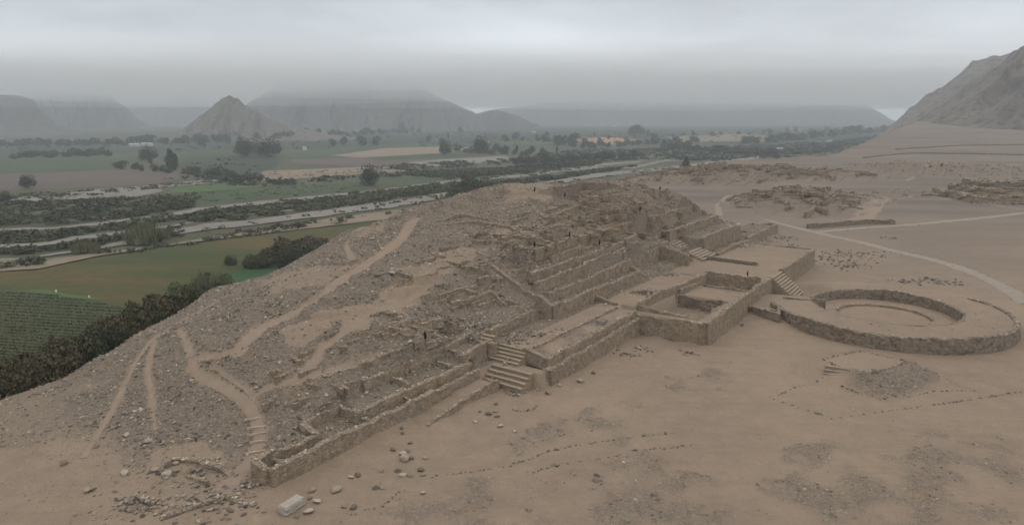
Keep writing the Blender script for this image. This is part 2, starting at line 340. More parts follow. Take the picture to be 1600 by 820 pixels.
SAND1, SAND2, SAND3 = [(r * 1.025, gg * 1.0, b_ * .965) for r, gg, b_ in (SAND1, SAND2, SAND3)]
def m_ground():
    m, t, b = mat('ground_sand_and_rubble'); g = N(t)
    geo = g.n('ShaderNodeNewGeometry'); pos = geo.outputs['Position']
    ru = g.n('ShaderNodeAttribute', attribute_name='rub').outputs['Fac']; sa = g.n('ShaderNodeAttribute', attribute_name='sand').outputs['Fac']
    va = g.n('ShaderNodeAttribute', attribute_name='valley').outputs['Fac']
    far = g.n('ShaderNodeAttribute', attribute_name='far').outputs['Fac']; n0 = g.noise(pos, .035, 4); n1 = g.noise(pos, .33, 6, .6); n2 = g.noise(pos, 2.2, 6, .65); n3 = g.noise(pos, 9.0, 3, .6)
    sand = g.mix(g.rng(n1, .35, .7), SAND2, SAND1)
    sand = g.mix(g.math('MULTIPLY', g.rng(n0, .45, .65), .5), sand, SAND3)
    sand = g.mix(g.math('MULTIPLY', g.rng(n3, .48, .75), .5), sand, GREY2)
    sand = g.mix(g.rng(g.noise(pos, 1.1, 7, .7), .54, .72, 0, .55), sand, tuple(q * .78 for q in SAND2)); sand = g.mix(g.rng(g.noise(pos, .75, 7, .72), .56, .74, 0, .6), sand, tuple(min(1, q * 1.22) for q in SAND1))
    streak = g.noise(g.n('ShaderNodeMapping', {'Vector': pos, 'Rotation': (0, 0, .5), 'Scale': (.05, .55, 1)}).outputs[0], 1.0, 5, .6)
    sand = g.mix(g.math('MULTIPLY', g.rng(streak, .52, .7), .45), sand, (0.181, 0.139, 0.107))
    fs = g.n('ShaderNodeMapping', {'Vector': pos, 'Rotation': (0, 0, -.25), 'Scale': (.25, 1.0, 1)}).outputs[0]
    gv = g.mix(g.rng(g.noise(fs, .05, 7, .65), .40, .62), (0.168, 0.139, 0.116), (0.109, 0.095, 0.082)); gv = g.mix(g.rng(g.noise(pos, .7, 5, .7), .5, .75, 0, .5), gv, (0.084, 0.073, 0.065))
    sand = g.mix(far, sand, gv)
    # the stony ground: many small stones of different greys and browns
    v1 = g.n('ShaderNodeTexVoronoi', {'Vector': pos, 'Scale': 3.2, 'Randomness': 1.0}); v2 = g.n('ShaderNodeTexVoronoi', {'Vector': pos, 'Scale': 8.5})
    sv = g.n('ShaderNodeSeparateColor', {0: v1.outputs['Color']}).outputs[0]; sv2 = g.n('ShaderNodeSeparateColor', {0: v2.outputs['Color']}).outputs[1]
    st = g.ramp(sv, [(0, GREY2), (.35, (0.164, 0.136, 0.109)), (.7, GREY1), (.92, (0.235, 0.189, 0.143)), (1, (0.353, 0.302, 0.252))])
    st2 = g.ramp(sv2, [(0, (0.097, 0.081, 0.067)), (.5, (0.181, 0.148, 0.116)), (1, (0.277, 0.227, 0.176))])
    stones = g.mix(.45, st, st2); stones = g.mix(g.rng(n2, .42, .72, .0, .6), stones, SAND2)
    och = g.math('MULTIPLY', g.rng(g.noise(pos, .16, 5, .6), .56, .68), .7)
    stones = g.mix(g.math('MULTIPLY', och, .6), stones, (0.252, 0.172, 0.105))
    f = g.math('MULTIPLY', g.math('ADD', ru, g.math('MULTIPLY', g.math('SUBTRACT', n1, .5), .7)), 1.1, True)
    f = g.math('MULTIPLY', f, g.math('SUBTRACT', 1.0, g.math('MULTIPLY', sa, .9)), True)
    f = g.math('MULTIPLY', f, g.rng(ru, 0, .12), True)
    col = g.mix(f, sand, stones)
    veg = g.ramp(g.noise(pos, .02, 6, .65), [(.3, (0.050, 0.050, 0.030)), (.5, (0.071, 0.071, 0.040)), (.62, (0.101, 0.088, 0.059)), (.8, (0.063, 0.076, 0.038))])
    veg2 = g.ramp(g.noise(pos, .35, 5, .7), [(.35, (0.025, 0.030, 0.017)), (.6, (0.076, 0.076, 0.042))])
    veg = g.mix(.5, veg, veg2)
    col = g.mix(va, col, veg)
    g.link(col, b.inputs['Base Color'])
    hh = g.math('ADD', g.math('MULTIPLY', n2, .16), g.math('MULTIPLY', g.math('MULTIPLY', v1.outputs['Distance'], f), -.30))
    hh = g.math('ADD', hh, g.math('MULTIPLY', n3, .03)); hh = g.math('ADD', hh, g.math('MULTIPLY', streak, .12))
    bp = g.n('ShaderNodeBump', {'Strength': 1.0, 'Distance': 1.25, 'Height': hh}); g.link(bp.outputs[0], b.inputs['Normal'])
    return m
def m_path():
    m, t, b = mat('trodden_sand'); g = N(t); pos = g.n('ShaderNodeNewGeometry').outputs['Position']
    n1 = g.noise(pos, .7, 5); n2 = g.noise(pos, 5, 4, .65)
    c = g.mix(g.rng(n1, .3, .7), (0.200, 0.154, 0.117), (0.243, 0.188, 0.141)); c = g.mix(g.rng(n2, .5, .8, 0, .5), c, (0.153, 0.125, 0.100))
    g.link(c, b.inputs['Base Color']); bp = g.n('ShaderNodeBump', {'Strength': .5, 'Distance': .06, 'Height': n2}); g.link(bp.outputs[0], b.inputs['Normal'])
    return m
def m_wall(name, c1, c2, stone, k=0.35):
    m, t, b = mat(name); g = N(t); pos = g.n('ShaderNodeNewGeometry').outputs['Position']
    n0 = g.noise(pos, .12, 4); n1 = g.noise(pos, .9, 5, .6); n2 = g.noise(pos, 6, 4, .6)
    vs = g.n('ShaderNodeMapping', {'Vector': pos, 'Scale': (1, 1, 1.7)}).outputs[0]
    v = g.n('ShaderNodeTexVoronoi', {'Vector': vs, 'Scale': 1.9}, feature='F1'); v2 = g.n('ShaderNodeTexVoronoi', {'Vector': vs, 'Scale': 1.9}, feature='DISTANCE_TO_EDGE')
    drip = g.noise(g.n('ShaderNodeMapping', {'Vector': pos, 'Scale': (2.2, 2.2, .22)}).outputs[0], 1.0, 4, .6)
    c = g.mix(g.rng(n1, .36, .64), tuple(q * 1.08 for q in c1), tuple(q * .88 for q in c2))
    c = g.mix(g.rng(n0, .5, .66, 0, .45), c, (0.269, 0.189, 0.105))
    c = g.mix(g.rng(drip, .48, .70, 0, .75), c, tuple(q * .68 for q in c1))
    sc = g.ramp(g.n('ShaderNodeSeparateColor', {0: v.outputs['Color']}).outputs[0], [(0, tuple(q * .42 for q in stone)), (.5, stone), (1, tuple(min(1, q * 1.75) for q in stone))])
    sc = g.mix(g.rng(v2.outputs['Distance'], .0, .07, 1, 0), sc, tuple(q * .5 for q in stone))
    f = g.math('MULTIPLY', g.rng(n1, .38, .62, .25, 1), k, True)
    c = g.mix(f, c, sc); c = g.mix(g.rng(n2, .5, .8, 0, .3), c, tuple(q * .6 for q in c2))
    g.link(c, b.inputs['Base Color'])
    hh = g.math('ADD', g.math('MULTIPLY', g.math('MINIMUM', v2.outputs['Distance'], .12), 1.0 * k + .15), g.math('MULTIPLY', n2, .05)); hh = g.math('ADD', hh, g.math('MULTIPLY', n1, .12))
    bp = g.n('ShaderNodeBump', {'Strength': .9, 'Distance': .8, 'Height': hh}); g.link(bp.outputs[0], b.inputs['Normal'])
    return m
def m_rock():
    m, t, b = mat('field_stone'); g = N(t); pos = g.n('ShaderNodeNewGeometry').outputs['Position']
    tn = g.n('ShaderNodeAttribute', attribute_name='tone').outputs['Fac']
    c = g.ramp(tn, [(0, (.058, .052, .044)), (.3, (0.155, 0.134, 0.111)), (.6, (0.218, 0.180, 0.141)), (.85, (0.294, 0.244, 0.189)), (1, (0.420, 0.370, 0.311))])
    c = g.mix(g.rng(g.noise(pos, 4, 4), .45, .78, 0, .35), c, (0.134, 0.111, 0.089))
    g.link(c, b.inputs['Base Color']); return m
def m_tint(name, c1, c2, sc=3., bump=.0, rough=.9):
    m, t, b = mat(name, rough); g = N(t); pos = g.n('ShaderNodeNewGeometry').outputs['Position']
    n = g.noise(pos, sc, 5, .62); g.link(g.mix(g.rng(n, .32, .68), c1, c2), b.inputs['Base Color'])
    if bump: g.link(g.n('ShaderNodeBump', {'Strength': .7, 'Distance': bump, 'Height': n}).outputs[0], b.inputs['Normal'])
    return m
def m_field(name, c1, c2, c3, sc=.06, rows=None, ang=0.):
    m, t, b = mat(name); g = N(t); pos = g.n('ShaderNodeNewGeometry').outputs['Position']
    mp = g.n('ShaderNodeMapping', {'Vector': pos, 'Rotation': (0, 0, ang), 'Scale': (.35, 1.0, 1)}).outputs[0]
    c = g.mix(g.rng(g.noise(mp, sc, 6, .6), .38, .62), c1, c2); c = g.mix(g.rng(g.noise(pos, sc * 9, 6, .7), .45, .75, 0, .8), c, c3)
    if rows:
        wv = g.n('ShaderNodeTexWave', {'Vector': g.n('ShaderNodeMapping', {'Vector': pos, 'Rotation': (0, 0, ang)}).outputs[0], 'Scale': rows, 'Distortion': .6, 'Detail': 2.}, bands_direction='Y').outputs[1]
        c = g.mix(g.math('MULTIPLY', wv, .6), c, tuple(q * .5 for q in c1))
    g.link(c, b.inputs['Base Color']); return m
def m_leaf(name, c1, c2):
    m, t, b = mat(name, .8); g = N(t)
    tn = g.n('ShaderNodeAttribute', attribute_name='tone').outputs['Fac']; oi = g.n('ShaderNodeObjectInfo').outputs['Random']
    c = g.mix(tn, c1, c2); c = g.mix(g.math('MULTIPLY', oi, .35), c, tuple(q * .6 for q in c2)); g.link(c, b.inputs['Base Color']); return m
def m_hill(name, c1, c2, c3, sc):
    m, t, b = mat(name); g = N(t); geo = g.n('ShaderNodeNewGeometry'); pos = geo.outputs['Position']
    n1 = g.noise(pos, sc, 7, .65); n2 = g.noise(g.n('ShaderNodeMapping', {'Vector': pos, 'Scale': (1, 1, .25)}).outputs[0], sc * 5, 6, .7)
    c = g.mix(g.rng(n1, .4, .62), c1, c2); c = g.mix(g.rng(n2, .47, .62, 0, .95), c, c3); g.link(c, b.inputs['Base Color'])
    hh = g.math('ADD', g.math('MULTIPLY', n2, 13), g.math('MULTIPLY', n1, 14))
    g.link(g.n('ShaderNodeBump', {'Strength': .8, 'Distance': 1.0, 'Height': hh}).outputs[0], b.inputs['Normal']); return m
M_GROUND = m_ground(); M_PATH = m_path(); M_ROCK = m_rock()
M_PLASTER = m_wall('mud_plastered_stone', (0.265, 0.207, 0.150), (0.223, 0.173, 0.126), (0.193, 0.160, 0.126), .5)
M_STONEW = m_wall('dry_stone_masonry', (0.231, 0.181, 0.133), (0.189, 0.150, 0.111), (0.172, 0.147, 0.122), .8)
M_STEP = m_tint('pale_step_stone', (0.252, 0.197, 0.143), (0.206, 0.160, 0.118), 2.5, .1)
M_EDGE = m_tint('worn_step_edge', (0.353, 0.290, 0.223), (0.277, 0.223, 0.168), 3.)
M_SLAB = m_tint('pale_dressed_stone', (0.324, 0.296, 0.255), (0.262, 0.235, 0.196), 1.2, .1)
M_BLACK = m_tint('black_cover', (0.010, 0.010, 0.011), (0.017, 0.017, 0.017), 5.)
M_POLE = m_tint('dark_metal_pole', (0.084, 0.067, 0.050), (0.059, 0.050, 0.042), 5.)
M_BARK = m_tint('bark', (0.084, 0.063, 0.046), (0.050, 0.038, 0.029), 3.)

# ------------------------------------------------------------------ object helpers
def tag(o, label=None, cat=None, group=None, kind=None):
    if label: o['label'] = label
    if cat: o['category'] = cat
    if group: o['group'] = group
    if kind: o['kind'] = kind
    return o
def mesh(name, V, Fc, m=None, smooth=False, attrs=None):
    me = bpy.data.meshes.new(name); V = np.asarray(V, dtype=np.float32)
    if isinstance(Fc, np.ndarray):
        nf, k = Fc.shape; me.vertices.add(len(V)); me.vertices.foreach_set('co', V.ravel())
        me.loops.add(nf * k); me.loops.foreach_set('vertex_index', Fc.astype(np.int32).ravel())
        me.polygons.add(nf); me.polygons.foreach_set('loop_start', np.arange(0, nf * k, k, dtype=np.int32))
        try: me.polygons.foreach_set('loop_total', np.full(nf, k, dtype=np.int32))
        except Exception: pass
        me.update(calc_edges=True)
    else:
        me.from_pydata([tuple(map(float, q)) for q in V], [], Fc); me.update()
    me.polygons.foreach_set('use_smooth', np.full(len(me.polygons), smooth, dtype=bool))
    for k, v in (attrs or {}).items():
        at = me.attributes.new(k, 'FLOAT', 'POINT'); at.data.foreach_set('value', np.asarray(v, dtype=np.float32))
    if m: me.materials.append(m)
    return me
def link(name, me, parent=None, loc=None, rotz=0., sc=None):
    o = bpy.data.objects.new(name, me); COL.objects.link(o)
    if parent: o.parent = parent
    if loc is not None: o.location = loc
    if rotz: o.rotation_euler = (0, 0, rotz)
    if sc is not None: o.scale = sc
    return o
def copy_tree(o, parent=None):
    c = o.copy(); COL.objects.link(c)
    if parent: c.parent = parent
    for ch in list(o.children): copy_tree(ch, c)
    return c
def ico(sub, seed, flat=.7, jit=.25):
    bm = bmesh.new(); bmesh.ops.create_icosphere(bm, subdivisions=sub, radius=1.0); r = random.Random(seed)
    ax = [Vector((r.gauss(0, 1), r.gauss(0, 1), r.gauss(0, 1))).normalized() for _ in range(7)]; cut = [r.uniform(.45, .85) for _ in ax]
    for v in bm.verts:
        p = v.co.copy()
        for a_, q in zip(ax, cut):
            d = p.dot(a_)
            if d > q: p -= a_ * (d - q)
        p *= 1 + r.uniform(-jit, jit) * .4
        v.co = Vector((p.x * r.uniform(1, 1), p.y * .8, p.z * flat))
    V = np.array([v.co[:] for v in bm.verts]); Fc = np.array([[v.index for v in f.verts] for f in bm.faces]); bm.free()
    return V, Fc
ROCKV = [ico(1, i, random.uniform(.5, .8)) for i in range(10)]
def shard(seed):
    r = random.Random(seed); V = np.array([[1, 0, 0], [-1, 0, 0], [0, 1, 0], [0, -1, 0], [0, 0, 1], [0, 0, -1]], float) * [1.05, .8, .6]
    V += np.array([[r.uniform(-.35, .35) for _ in range(3)] for _ in range(6)])
    return V, np.array([(0, 2, 4), (2, 1, 4), (1, 3, 4), (3, 0, 4), (2, 0, 5), (1, 2, 5), (3, 1, 5), (0, 3, 5)])
SHARDS = [shard(i) for i in range(12)]
def rocks(name, X, Y, Z, S, T, m=None, parent=None, flat=1.0, lib=None):
    """one mesh of many separate stones"""
    n = len(X); Vs = []; Fs = []; Ts = []; off = 0; lib = lib or ROCKV; var = rng.integers(0, len(lib), n)
    for k, (V, Fc) in enumerate(lib):
        idx = np.where(var == k)[0]
        if not len(idx): continue
        th = rng.uniform(0, 2 * PI, len(idx)); tl = rng.uniform(-.35, .35, len(idx)); st = rng.uniform(.75, 1.5, len(idx))
        vx = V[None, :, 0] * st[:, None]; vy = np.repeat(V[None, :, 1], len(idx), 0); vz = np.repeat(V[None, :, 2], len(idx), 0) * flat
        vx, vz = vx * np.cos(tl)[:, None] - vz * np.sin(tl)[:, None], vx * np.sin(tl)[:, None] + vz * np.cos(tl)[:, None]
        vx, vy = vx * np.cos(th)[:, None] - vy * np.sin(th)[:, None], vx * np.sin(th)[:, None] + vy * np.cos(th)[:, None]
        s = S[idx][:, None]
        A = np.stack([vx * s + X[idx][:, None], vy * s + Y[idx][:, None], vz * s + Z[idx][:, None]], -1).reshape(-1, 3)
        nv = len(V); B = (Fc[None] + (np.arange(len(idx)) * nv)[:, None, None]).reshape(-1, 3) + off
        Vs.append(A); Fs.append(B); Ts.append(np.repeat(T[idx], nv)); off += len(A)
    me = mesh(name, np.concatenate(Vs), np.concatenate(Fs), m or M_ROCK, False, {'tone': np.concatenate(Ts)})
    return link(name, me, parent)

# ------------------------------------------------------------------ terrain: one sheet, finer where the ruin stands
def axis(lo, hi, step, far_lo, far_hi, g):
    c = list(np.arange(lo, hi, step)); s = step; v = c[-1]
    while v < far_hi: s *= g; v += s; c.append(v)
    s = step; v = c[0]; pre = []
    while v > far_lo: s *= g; v -= s; pre.append(v)
    return np.array(pre[::-1] + c)
XS = axis(-46, 160, .37, -16000, 16000, 1.06); YS = axis(-63, 78, .37, -16000, 16000, 1.06)
GA, GB = np.meshgrid(XS, YS); gx, gy = xy(GA.ravel(), GB.ravel())
gz, grub, gsand = height(gx, gy, True)
nx, ny = len(XS), len(YS)
i = np.arange(nx * ny).reshape(ny, nx)
quads = np.stack([i[:-1, :-1], i[:-1, 1:], i[1:, 1:], i[1:, :-1]], -1).reshape(-1, 4)
dl, sg = seg_dist(gx, gy, EDGE, True)
gval = np.where(sg > 0, sst(18, 34, dl + 9 * fbm(gx / 12, gy / 12, 3, 2)), 0)
terr = link('ground', mesh('ground', np.c_[gx, gy, gz], quads, M_GROUND, True, {'rub': grub, 'sand': gsand, 'valley': gval, 'far': sst(100, 360, gy + .35 * gx + 30 * fbm(gx / 40, gy / 40, 4, 19)) * .9}))
tag(terr, kind='structure')

# draped trails and tracks
def strip(name, pts, wd, m, lift=.05):
    P2 = []; W2 = []
    for i in range(len(pts) - 1):
        (x0, y0), (x1, y1) = pts[i], pts[i + 1]
        n = max(2, int(math.hypot(x1 - x0, y1 - y0) / .7))
        for k in range(n): P2.append((x0 + (x1 - x0) * k / n, y0 + (y1 - y0) * k / n)); W2.append(wd[i] + (wd[i + 1] - wd[i]) * k / n)
    P2.append(pts[-1]); W2.append(wd[-1]); A = np.array(P2); wd = np.array(W2)
    for _ in range(6): A[1:-1] = .25 * A[:-2] + .5 * A[1:-1] + .25 * A[2:]
    T = np.gradient(A, axis=0); T /= np.hypot(T[:, 0], T[:, 1])[:, None] + 1e-9; Nn = np.c_[-T[:, 1], T[:, 0]]
    K = 9; offs = np.linspace(-.5, .5, K)
    wob = wd * (1 + .28 * fbm(np.arange(len(A)) / 6., np.zeros(len(A)) + len(A), 3, 13))
    X = A[:, None, 0] + Nn[:, None, 0] * offs[None] * wob[:, None]; Y = A[:, None, 1] + Nn[:, None, 1] * offs[None] * wob[:, None]
    Z = height(X.ravel(), Y.ravel()) + lift - .12 * (np.abs(np.tile(offs, len(A))) > .45)
    i = np.arange(len(A) * K).reshape(len(A), K); q = np.stack([i[:-1, :-1], i[1:, :-1], i[1:, 1:], i[:-1, 1:]], -1).reshape(-1, 4)
    return link(name, mesh(name, np.c_[X.ravel(), Y.ravel(), Z], q, m, True)), A, Nn, wob
M_TRACK = m_tint('pale_track_dust', (0.249, 0.211, 0.175), (0.206, 0.174, 0.143), .6)
edge_sets = []
for k, (pts, wd, nm, lb) in enumerate(TRAILS):
    o, A, Nn, wob = strip(nm, pts, wd, M_PATH if k < 8 or k in (10, 11, 12, 13) else M_TRACK, .05 if k < 8 else .10); tag(o, lb, kind='structure')
    if k in (0, 8, 9): edge_sets.append((A, Nn, wob, k))

# ------------------------------------------------------------------ walls
def wall(name, label, pts, th=.78, m=None, batter=.08, rag=.24, cope=.3, group=None, cat='wall', parent=None, copem=None, closed=False, conv=xy, seg=.45):
    """pts: (a, b, z_top, z_bottom) along the wall"""
    m = m or M_PLASTER; W3 = [(*conv(a, b), zt, zb) for a, b, zt, zb in pts]
    R = []
    for p, q in zip(W3[:-1], W3[1:]):
        n = max(1, int(math.hypot(q[0] - p[0], q[1] - p[1]) / seg))
        for k in range(n): R.append([p[j] + (q[j] - p[j]) * k / n for j in range(4)])
    R.append(list(W3[-1])); R = np.array(R); n = len(R)
    T = np.gradient(R[:, :2], axis=0)
    if closed: T[0] = T[-1] = R[1, :2] - R[-2, :2]
    T /= np.hypot(T[:, 0], T[:, 1])[:, None] + 1e-9; Nn = np.c_[T[:, 1], -T[:, 0]]
    s = np.arange(n) * seg; sd = int(abs(R[0, 0] * 7 + R[0, 1] * 3)) % 90
    top = R[:, 2] + rag * fbm(s / 1.3, s * 0 + sd, 4, 3, .7) * 1.5 + np.round(fbm(s / 6, s * 0 + sd + 5, 2, 8) * 2.2) * .5 * rag * np.minimum(1, (R[:, 2] - R[:, 3]) / 2); K = 5; rows = []
    for side in (1, -1):
        for k in range(K):
            f = k / (K - 1); z = R[:, 3] + (top - R[:, 3]) * f
            if side < 0: f = 1 - f; z = R[:, 3] + (top - R[:, 3]) * f
            off = th / 2 + batter * (1 - f) * (R[:, 2] - R[:, 3]) + .17 * fbm(s / 1.0 + 5 * side, z * 1.1 + sd, 4, 6, .6)
            rows.append(np.c_[R[:, :2] + Nn * (off * side)[:, None], z])
    V = np.stack(rows, 1)  # n, 2K, 3
    base = np.array([W3[0][0], W3[0][1], W3[0][3]])
    i = np.arange(n * 2 * K).reshape(n, 2 * K); Fs = []
    for k in range(2 * K - 1):
        Fs.append(np.stack([i[:-1, k], i[1:, k], i[1:, k + 1], i[:-1, k + 1]], -1))
    Fs = [tuple(map(int, q)) for q in np.concatenate(Fs)]
    Fs.append(tuple(int(q) for q in i[0][::-1])); Fs.append(tuple(int(q) for q in i[-1]))
    o = link(name, mesh(name, V.reshape(-1, 3) - base, Fs, m, False), parent, base)
    if parent is None: tag(o, label, cat, group)
    if cope:
        L = len(R) * seg; nn = int(L / .26); kk = rng.uniform(0, n - 1.001, nn); i0 = kk.astype(int); fr = kk - i0
        j = rng.uniform(-.42, .42, nn) * th
        X = R[i0, 0] * (1 - fr) + R[i0 + 1, 0] * fr + Nn[i0, 0] * j; Y = R[i0, 1] * (1 - fr) + R[i0 + 1, 1] * fr + Nn[i0, 1] * j
        Z = top[i0] * (1 - fr) + top[i0 + 1] * fr
        r = rocks('coping_stones', X - base[0], Y - base[1], Z - base[2] + .05, rng.uniform(.09, .26, nn), rng.uniform(.5, 1.0, nn) ** .7, None, o); r['kind'] = 'stuff'
    return o
G1 = 'retaining walls of the pyramid'
def wl(label, *pts, **k): return wall('retaining_wall', label, list(pts), group=G1, **k)
wl('long low front wall at the west foot of the pyramid, starting at its nearest corner', (0,0,2.0,-.4),(7,0,2.3,-.4),(18,0,2.2,-.3),(24,0,2.3,-.2),(33.2,.1,2.4,.6))
wl('short end wall at the nearest west corner, facing the camera', (0,0,2.0,-.4),(.1,2.4,2.5,0))
wl('cross wall inside the nearest west room', (2.4,.2,2.0,.5),(2.3,2.2,2.1,.5), th=.6)
wl('low back wall of the nearest west room', (.1,2.4,2.5,.2),(8,2.5,2.2,.4),(8.1,5.2,2.6,.6))
wl('back wall of the second west room with the stepped corner', (8.1,5.2,2.8,.8),(13.5,5.2,2.9,1),(13.6,1.9,2.9,1.1),(26.8,1.8,3.0,1.4),(27,1.3,3.3,1.5),(33.2,1.3,3.5,1.5))
wl('lowest outermost wall of the west terrace, just above the plain', (19.5,-3.2,.45,-.4),(23.5,-3.2,.9,-.4),(27,-3.2,1.3,-.4),(33.6,-3.2,1.5,-.4), th=.5)
wl('third wall up on the west side, long and straight below the rubble slope', (17.5,5.7,4.5,2.4),(28,5.8,4.8,2.6),(32.5,6.0,4.4,2.6),(39.8,6.3,5.0,3))
wl('short high wall left of the upper flight of the west stair', (32.6,2.4,4.0,1.7),(38.2,2.3,4.6,1.8),(38.4,.6,4.3,1.8))
wl('lower outer wall of the sandy terrace, rising directly from the plain', (38.6,-8.1,2.5,-.4),(55,-8,2.5,-.4),(68.2,-7.9,2.9,-.4))
wl('short end wall beside the west stair at the corner of the sandy terrace', (38.6,-8.1,2.5,-.4),(38.5,-7.2,2.4,-.4))
wl('upper outer wall of the sandy terrace, set back above the lower one', (40,-3.0,4.2,2.0),(40,-7.0,3.6,2.0),(55,-6.95,3.7,2.0),(68.2,-6.9,3.9,2.0))
wl('wall at the back of the sandy terrace, west of the tall corner', (41,4.1,5.3,3.7),(55,4.1,5.5,3.7))
wl('tall corner bastion wall climbing from the sandy terrace into the mound', (55,1.7,6.2,3.5),(55,4,7.2,3.6),(55,9,9.2,6),(55.2,14,11.2,8.5))
wl('lowest tall wall behind the sandy terrace, east of the corner', (55,1.8,6.1,3.6),(75,1.8,6.0,3.6),(87.6,1.8,6.2,3.7),(88,6.0,7.6,4.0))
wl('second terrace wall of the great staircase side', (57,3.9,7.4,5.4),(72,3.9,7.6,5.4),(88,3.9,8.2,5.2), th=.55)
wl('third terrace wall, tall and pale, halfway up the front', (56,5.8,9.3,7),(73,5.8,9.3,7),(73.4,6.3,9.5,7),(91,6.3,9.9,6), th=.55)
wl('fourth terrace wall with the bright long ledge', (57,7.4,10.5,8.8),(75,7.4,10.6,8.8),(92,7.4,11.0,8),(98,7.4,11.5,6),(98.2,10,11.6,8), th=.55)
wl('low broken wall on the fourth ledge', (66,9.0,11.7,10.3),(77,9.0,12.1,10.4), th=.45)
wl('top terrace wall below the summit rubble', (63,10.7,13.3,11.0),(86,10.9,13.3,11.2),(104,11.2,13.3,11.2))
wl('back wall of the square sunken room beside the upper stair', (91,5.7,6.4,4.2),(98,5.8,7.2,4.2),(106.8,6,7.9,4.3),(106.8,2,7.2,4.2),(106.8,-1.2,6.2,4))
wl('east front wall, lowest, right of the upper stair', (122.2,1.4,8.0,3.8),(135,1.6,8.2,3.8),(150,1.4,7.6,3.8),(150.4,7,7.8,2.8))
wl('east wall of the second level, right of the upper stair', (116,7.7,9.8,7.2),(150,7.9,9.6,7.2))
wl('east wall of the third level under the summit stones', (108,12.1,11.4,8.8),(120,12.1,11.3,8.8),(120.2,13.5,12.2,9.2),(146,13.6,12.4,9.2))
wl('low parapet at the back of the broad sandy platform', (122,-2.5,4.8,3.6),(140,-2.3,4.8,3.6),(152,-1.6,3.6,.6))
wl('farthest low front wall at the east end', (156,1.0,3.4,-.4),(188,1.0,3.2,-.4),(188,7,3.0,-.4))
wl('low cross wall between the second and third west rooms', (13.6,2.0,2.3,1.2),(13.5,.3,2.2,1.2), th=.5)
wl('low cross wall in the narrow ledge behind the long front wall', (20.5,.3,2.3,1.4),(20.6,1.7,2.4,1.4), th=.5)
wl('low broken wall dividing the ledge below the third west wall', (22,2.0,3.5,2.6),(22.2,5.4,3.6,2.7), th=.5)
wl('short low wall jutting from the third west wall near the stair', (30,2.2,3.6,2.7),(30.2,4.6,3.5,2.7), th=.5)
wl('low inner kerb wall along the sandy terrace behind its rubble bank', (41,-4.1,4.3,3.6),(55,-4.0,4.25,3.6),(67,-4.0,4.3,3.6), th=.45, rag=.15)
wl('low wall of the small square basin on the slope west of the tall corner', (45.5,9.5,7.0,6.0),(51,9.4,7.1,6.0),(51.1,6.6,6.9,6.0), th=.45)
wl('low wall dividing the atrium rooms beside the rubble pit', (84.3,-8.4,4.3,2.8),(92.2,-8.6,4.2,2.8), th=.45)
wl('short wall closing the east side of the deep atrium room', (92.4,-8.6,3.9,1.5),(98.3,-8.5,4.1,1.5), th=.5)
# the atrium block
wl('long high outer wall of the walled atrium block facing the plain', (67.5,-19.5,3.7,-.4),(86,-19.4,4.1,-.4),(104.8,-19.4,4.4,-.4), th=.8)
wl('west end wall of the atrium block, with its corner nearest the camera', (67.5,-19.5,3.7,-.4),(67.6,-13,3.5,-.4),(67.5,-6.4,3.2,-.4), th=.8)
wl('inner west wall of the atrium block beside the rubble pit', (69.6,-17.5,3.6,1.4),(69.2,-7,4.6,1.4), th=.5)
wl('long inner wall between the atrium rooms and the sandy court', (69.2,-7,4.8,1.4),(78,-7.0,5.2,2.8),(92,-8.2,5.0,2.8),(92,-8.2,4.9,1.8),(98.4,-8.4,5.0,1.8), th=.6)
wl('dark dry stone wall across the middle of the atrium rubble pit', (84,-17.6,3.3,1.3),(84,-8.4,3.4,1.3), m=M_STONEW, cope=.5)
wl('dark dry stone lower edge of the atrium rubble pit', (70.2,-17.7,3.4,1.3),(84,-17.7,3.5,1.3), m=M_STONEW)
wl('tan wall at the back of the small deep atrium room', (95.9,-18.3,3.0,1.4),(95.9,-8.8,3.0,1.4), th=.5)
wl('tall tan wall dividing the atrium rooms from the broad platform', (98.5,-19.2,5.3,1.7),(98.5,-8,5.6,1.7), th=.7)
wl('outer wall of the broad platform right of the big stair', (112.6,-19.5,4.4,-.4),(143,-19.5,4.4,-.4),(143,-3,4.2,-.4), th=.7)
wl('low outer wall between atrium corner and big stair', (100,-19.4,4.3,-.4),(105,-19.4,4.3,-.4), th=.75)
wl('small wall across the west end of the sandy court', (69,1.6,4.9,3.7),(68.6,-3.2,4.5,3.7), th=.5)
wl('low dry stone rectangle sunk in the court floor, long side', (76,-5.6,4.4,3.4),(82,-3.2,4.4,3.4), m=M_STONEW, th=.5)
# broken walls on the west slope
def slope_wall(label, px, hgt=1.0, **k):
    p = [hit(u, v) for u, v in px]; pts = [(q[0], q[1], q[2] + hgt * (.35 if i in (0, len(p) - 1) else 1), q[2] - .8) for i, q in enumerate(p)]
    return wall('ruined_wall', label, pts, conv=lambda a, b: (a, b), group='broken walls on the mound', **k)
slope_wall('small broken wall corner below the top terraces on the west side', [(705,478),(768,466),(792,478)], .9, rag=.25)
slope_wall('broken yellowish wall stub near the dark cloth on the west slope', [(660,510),(690,500)], .8)
slope_wall('low broken wall above the dark rubble pit', [(600,520),(640,505),(668,512)], .7)
slope_wall('low thin wall along the summit left of centre', [(690,352),(750,350),(800,358),(822,368)], .5, rag=.2)
slope_wall('upper thin wall on the left of the summit', [(680,346),(720,340),(762,345)], .6)
slope_wall('broken wall left of the west terrace corner', [(745,395),(775,410)], .35)
slope_wall('summit wall behind the upper room', [(905,312),(960,316),(985,326)], .9, rag=.25)
slope_wall('summit wall on the right side of the upper room', [(850,345),(893,330),(905,322)], .8, rag=.25)
slope_wall('tan wall facing down from the summit, left of the upper room', [(832,328),(850,343)], .8, rag=.25)
slope_wall('short wall stub on the west slope above the third wall', [(505,588),(560,575),(615,548)], .45)
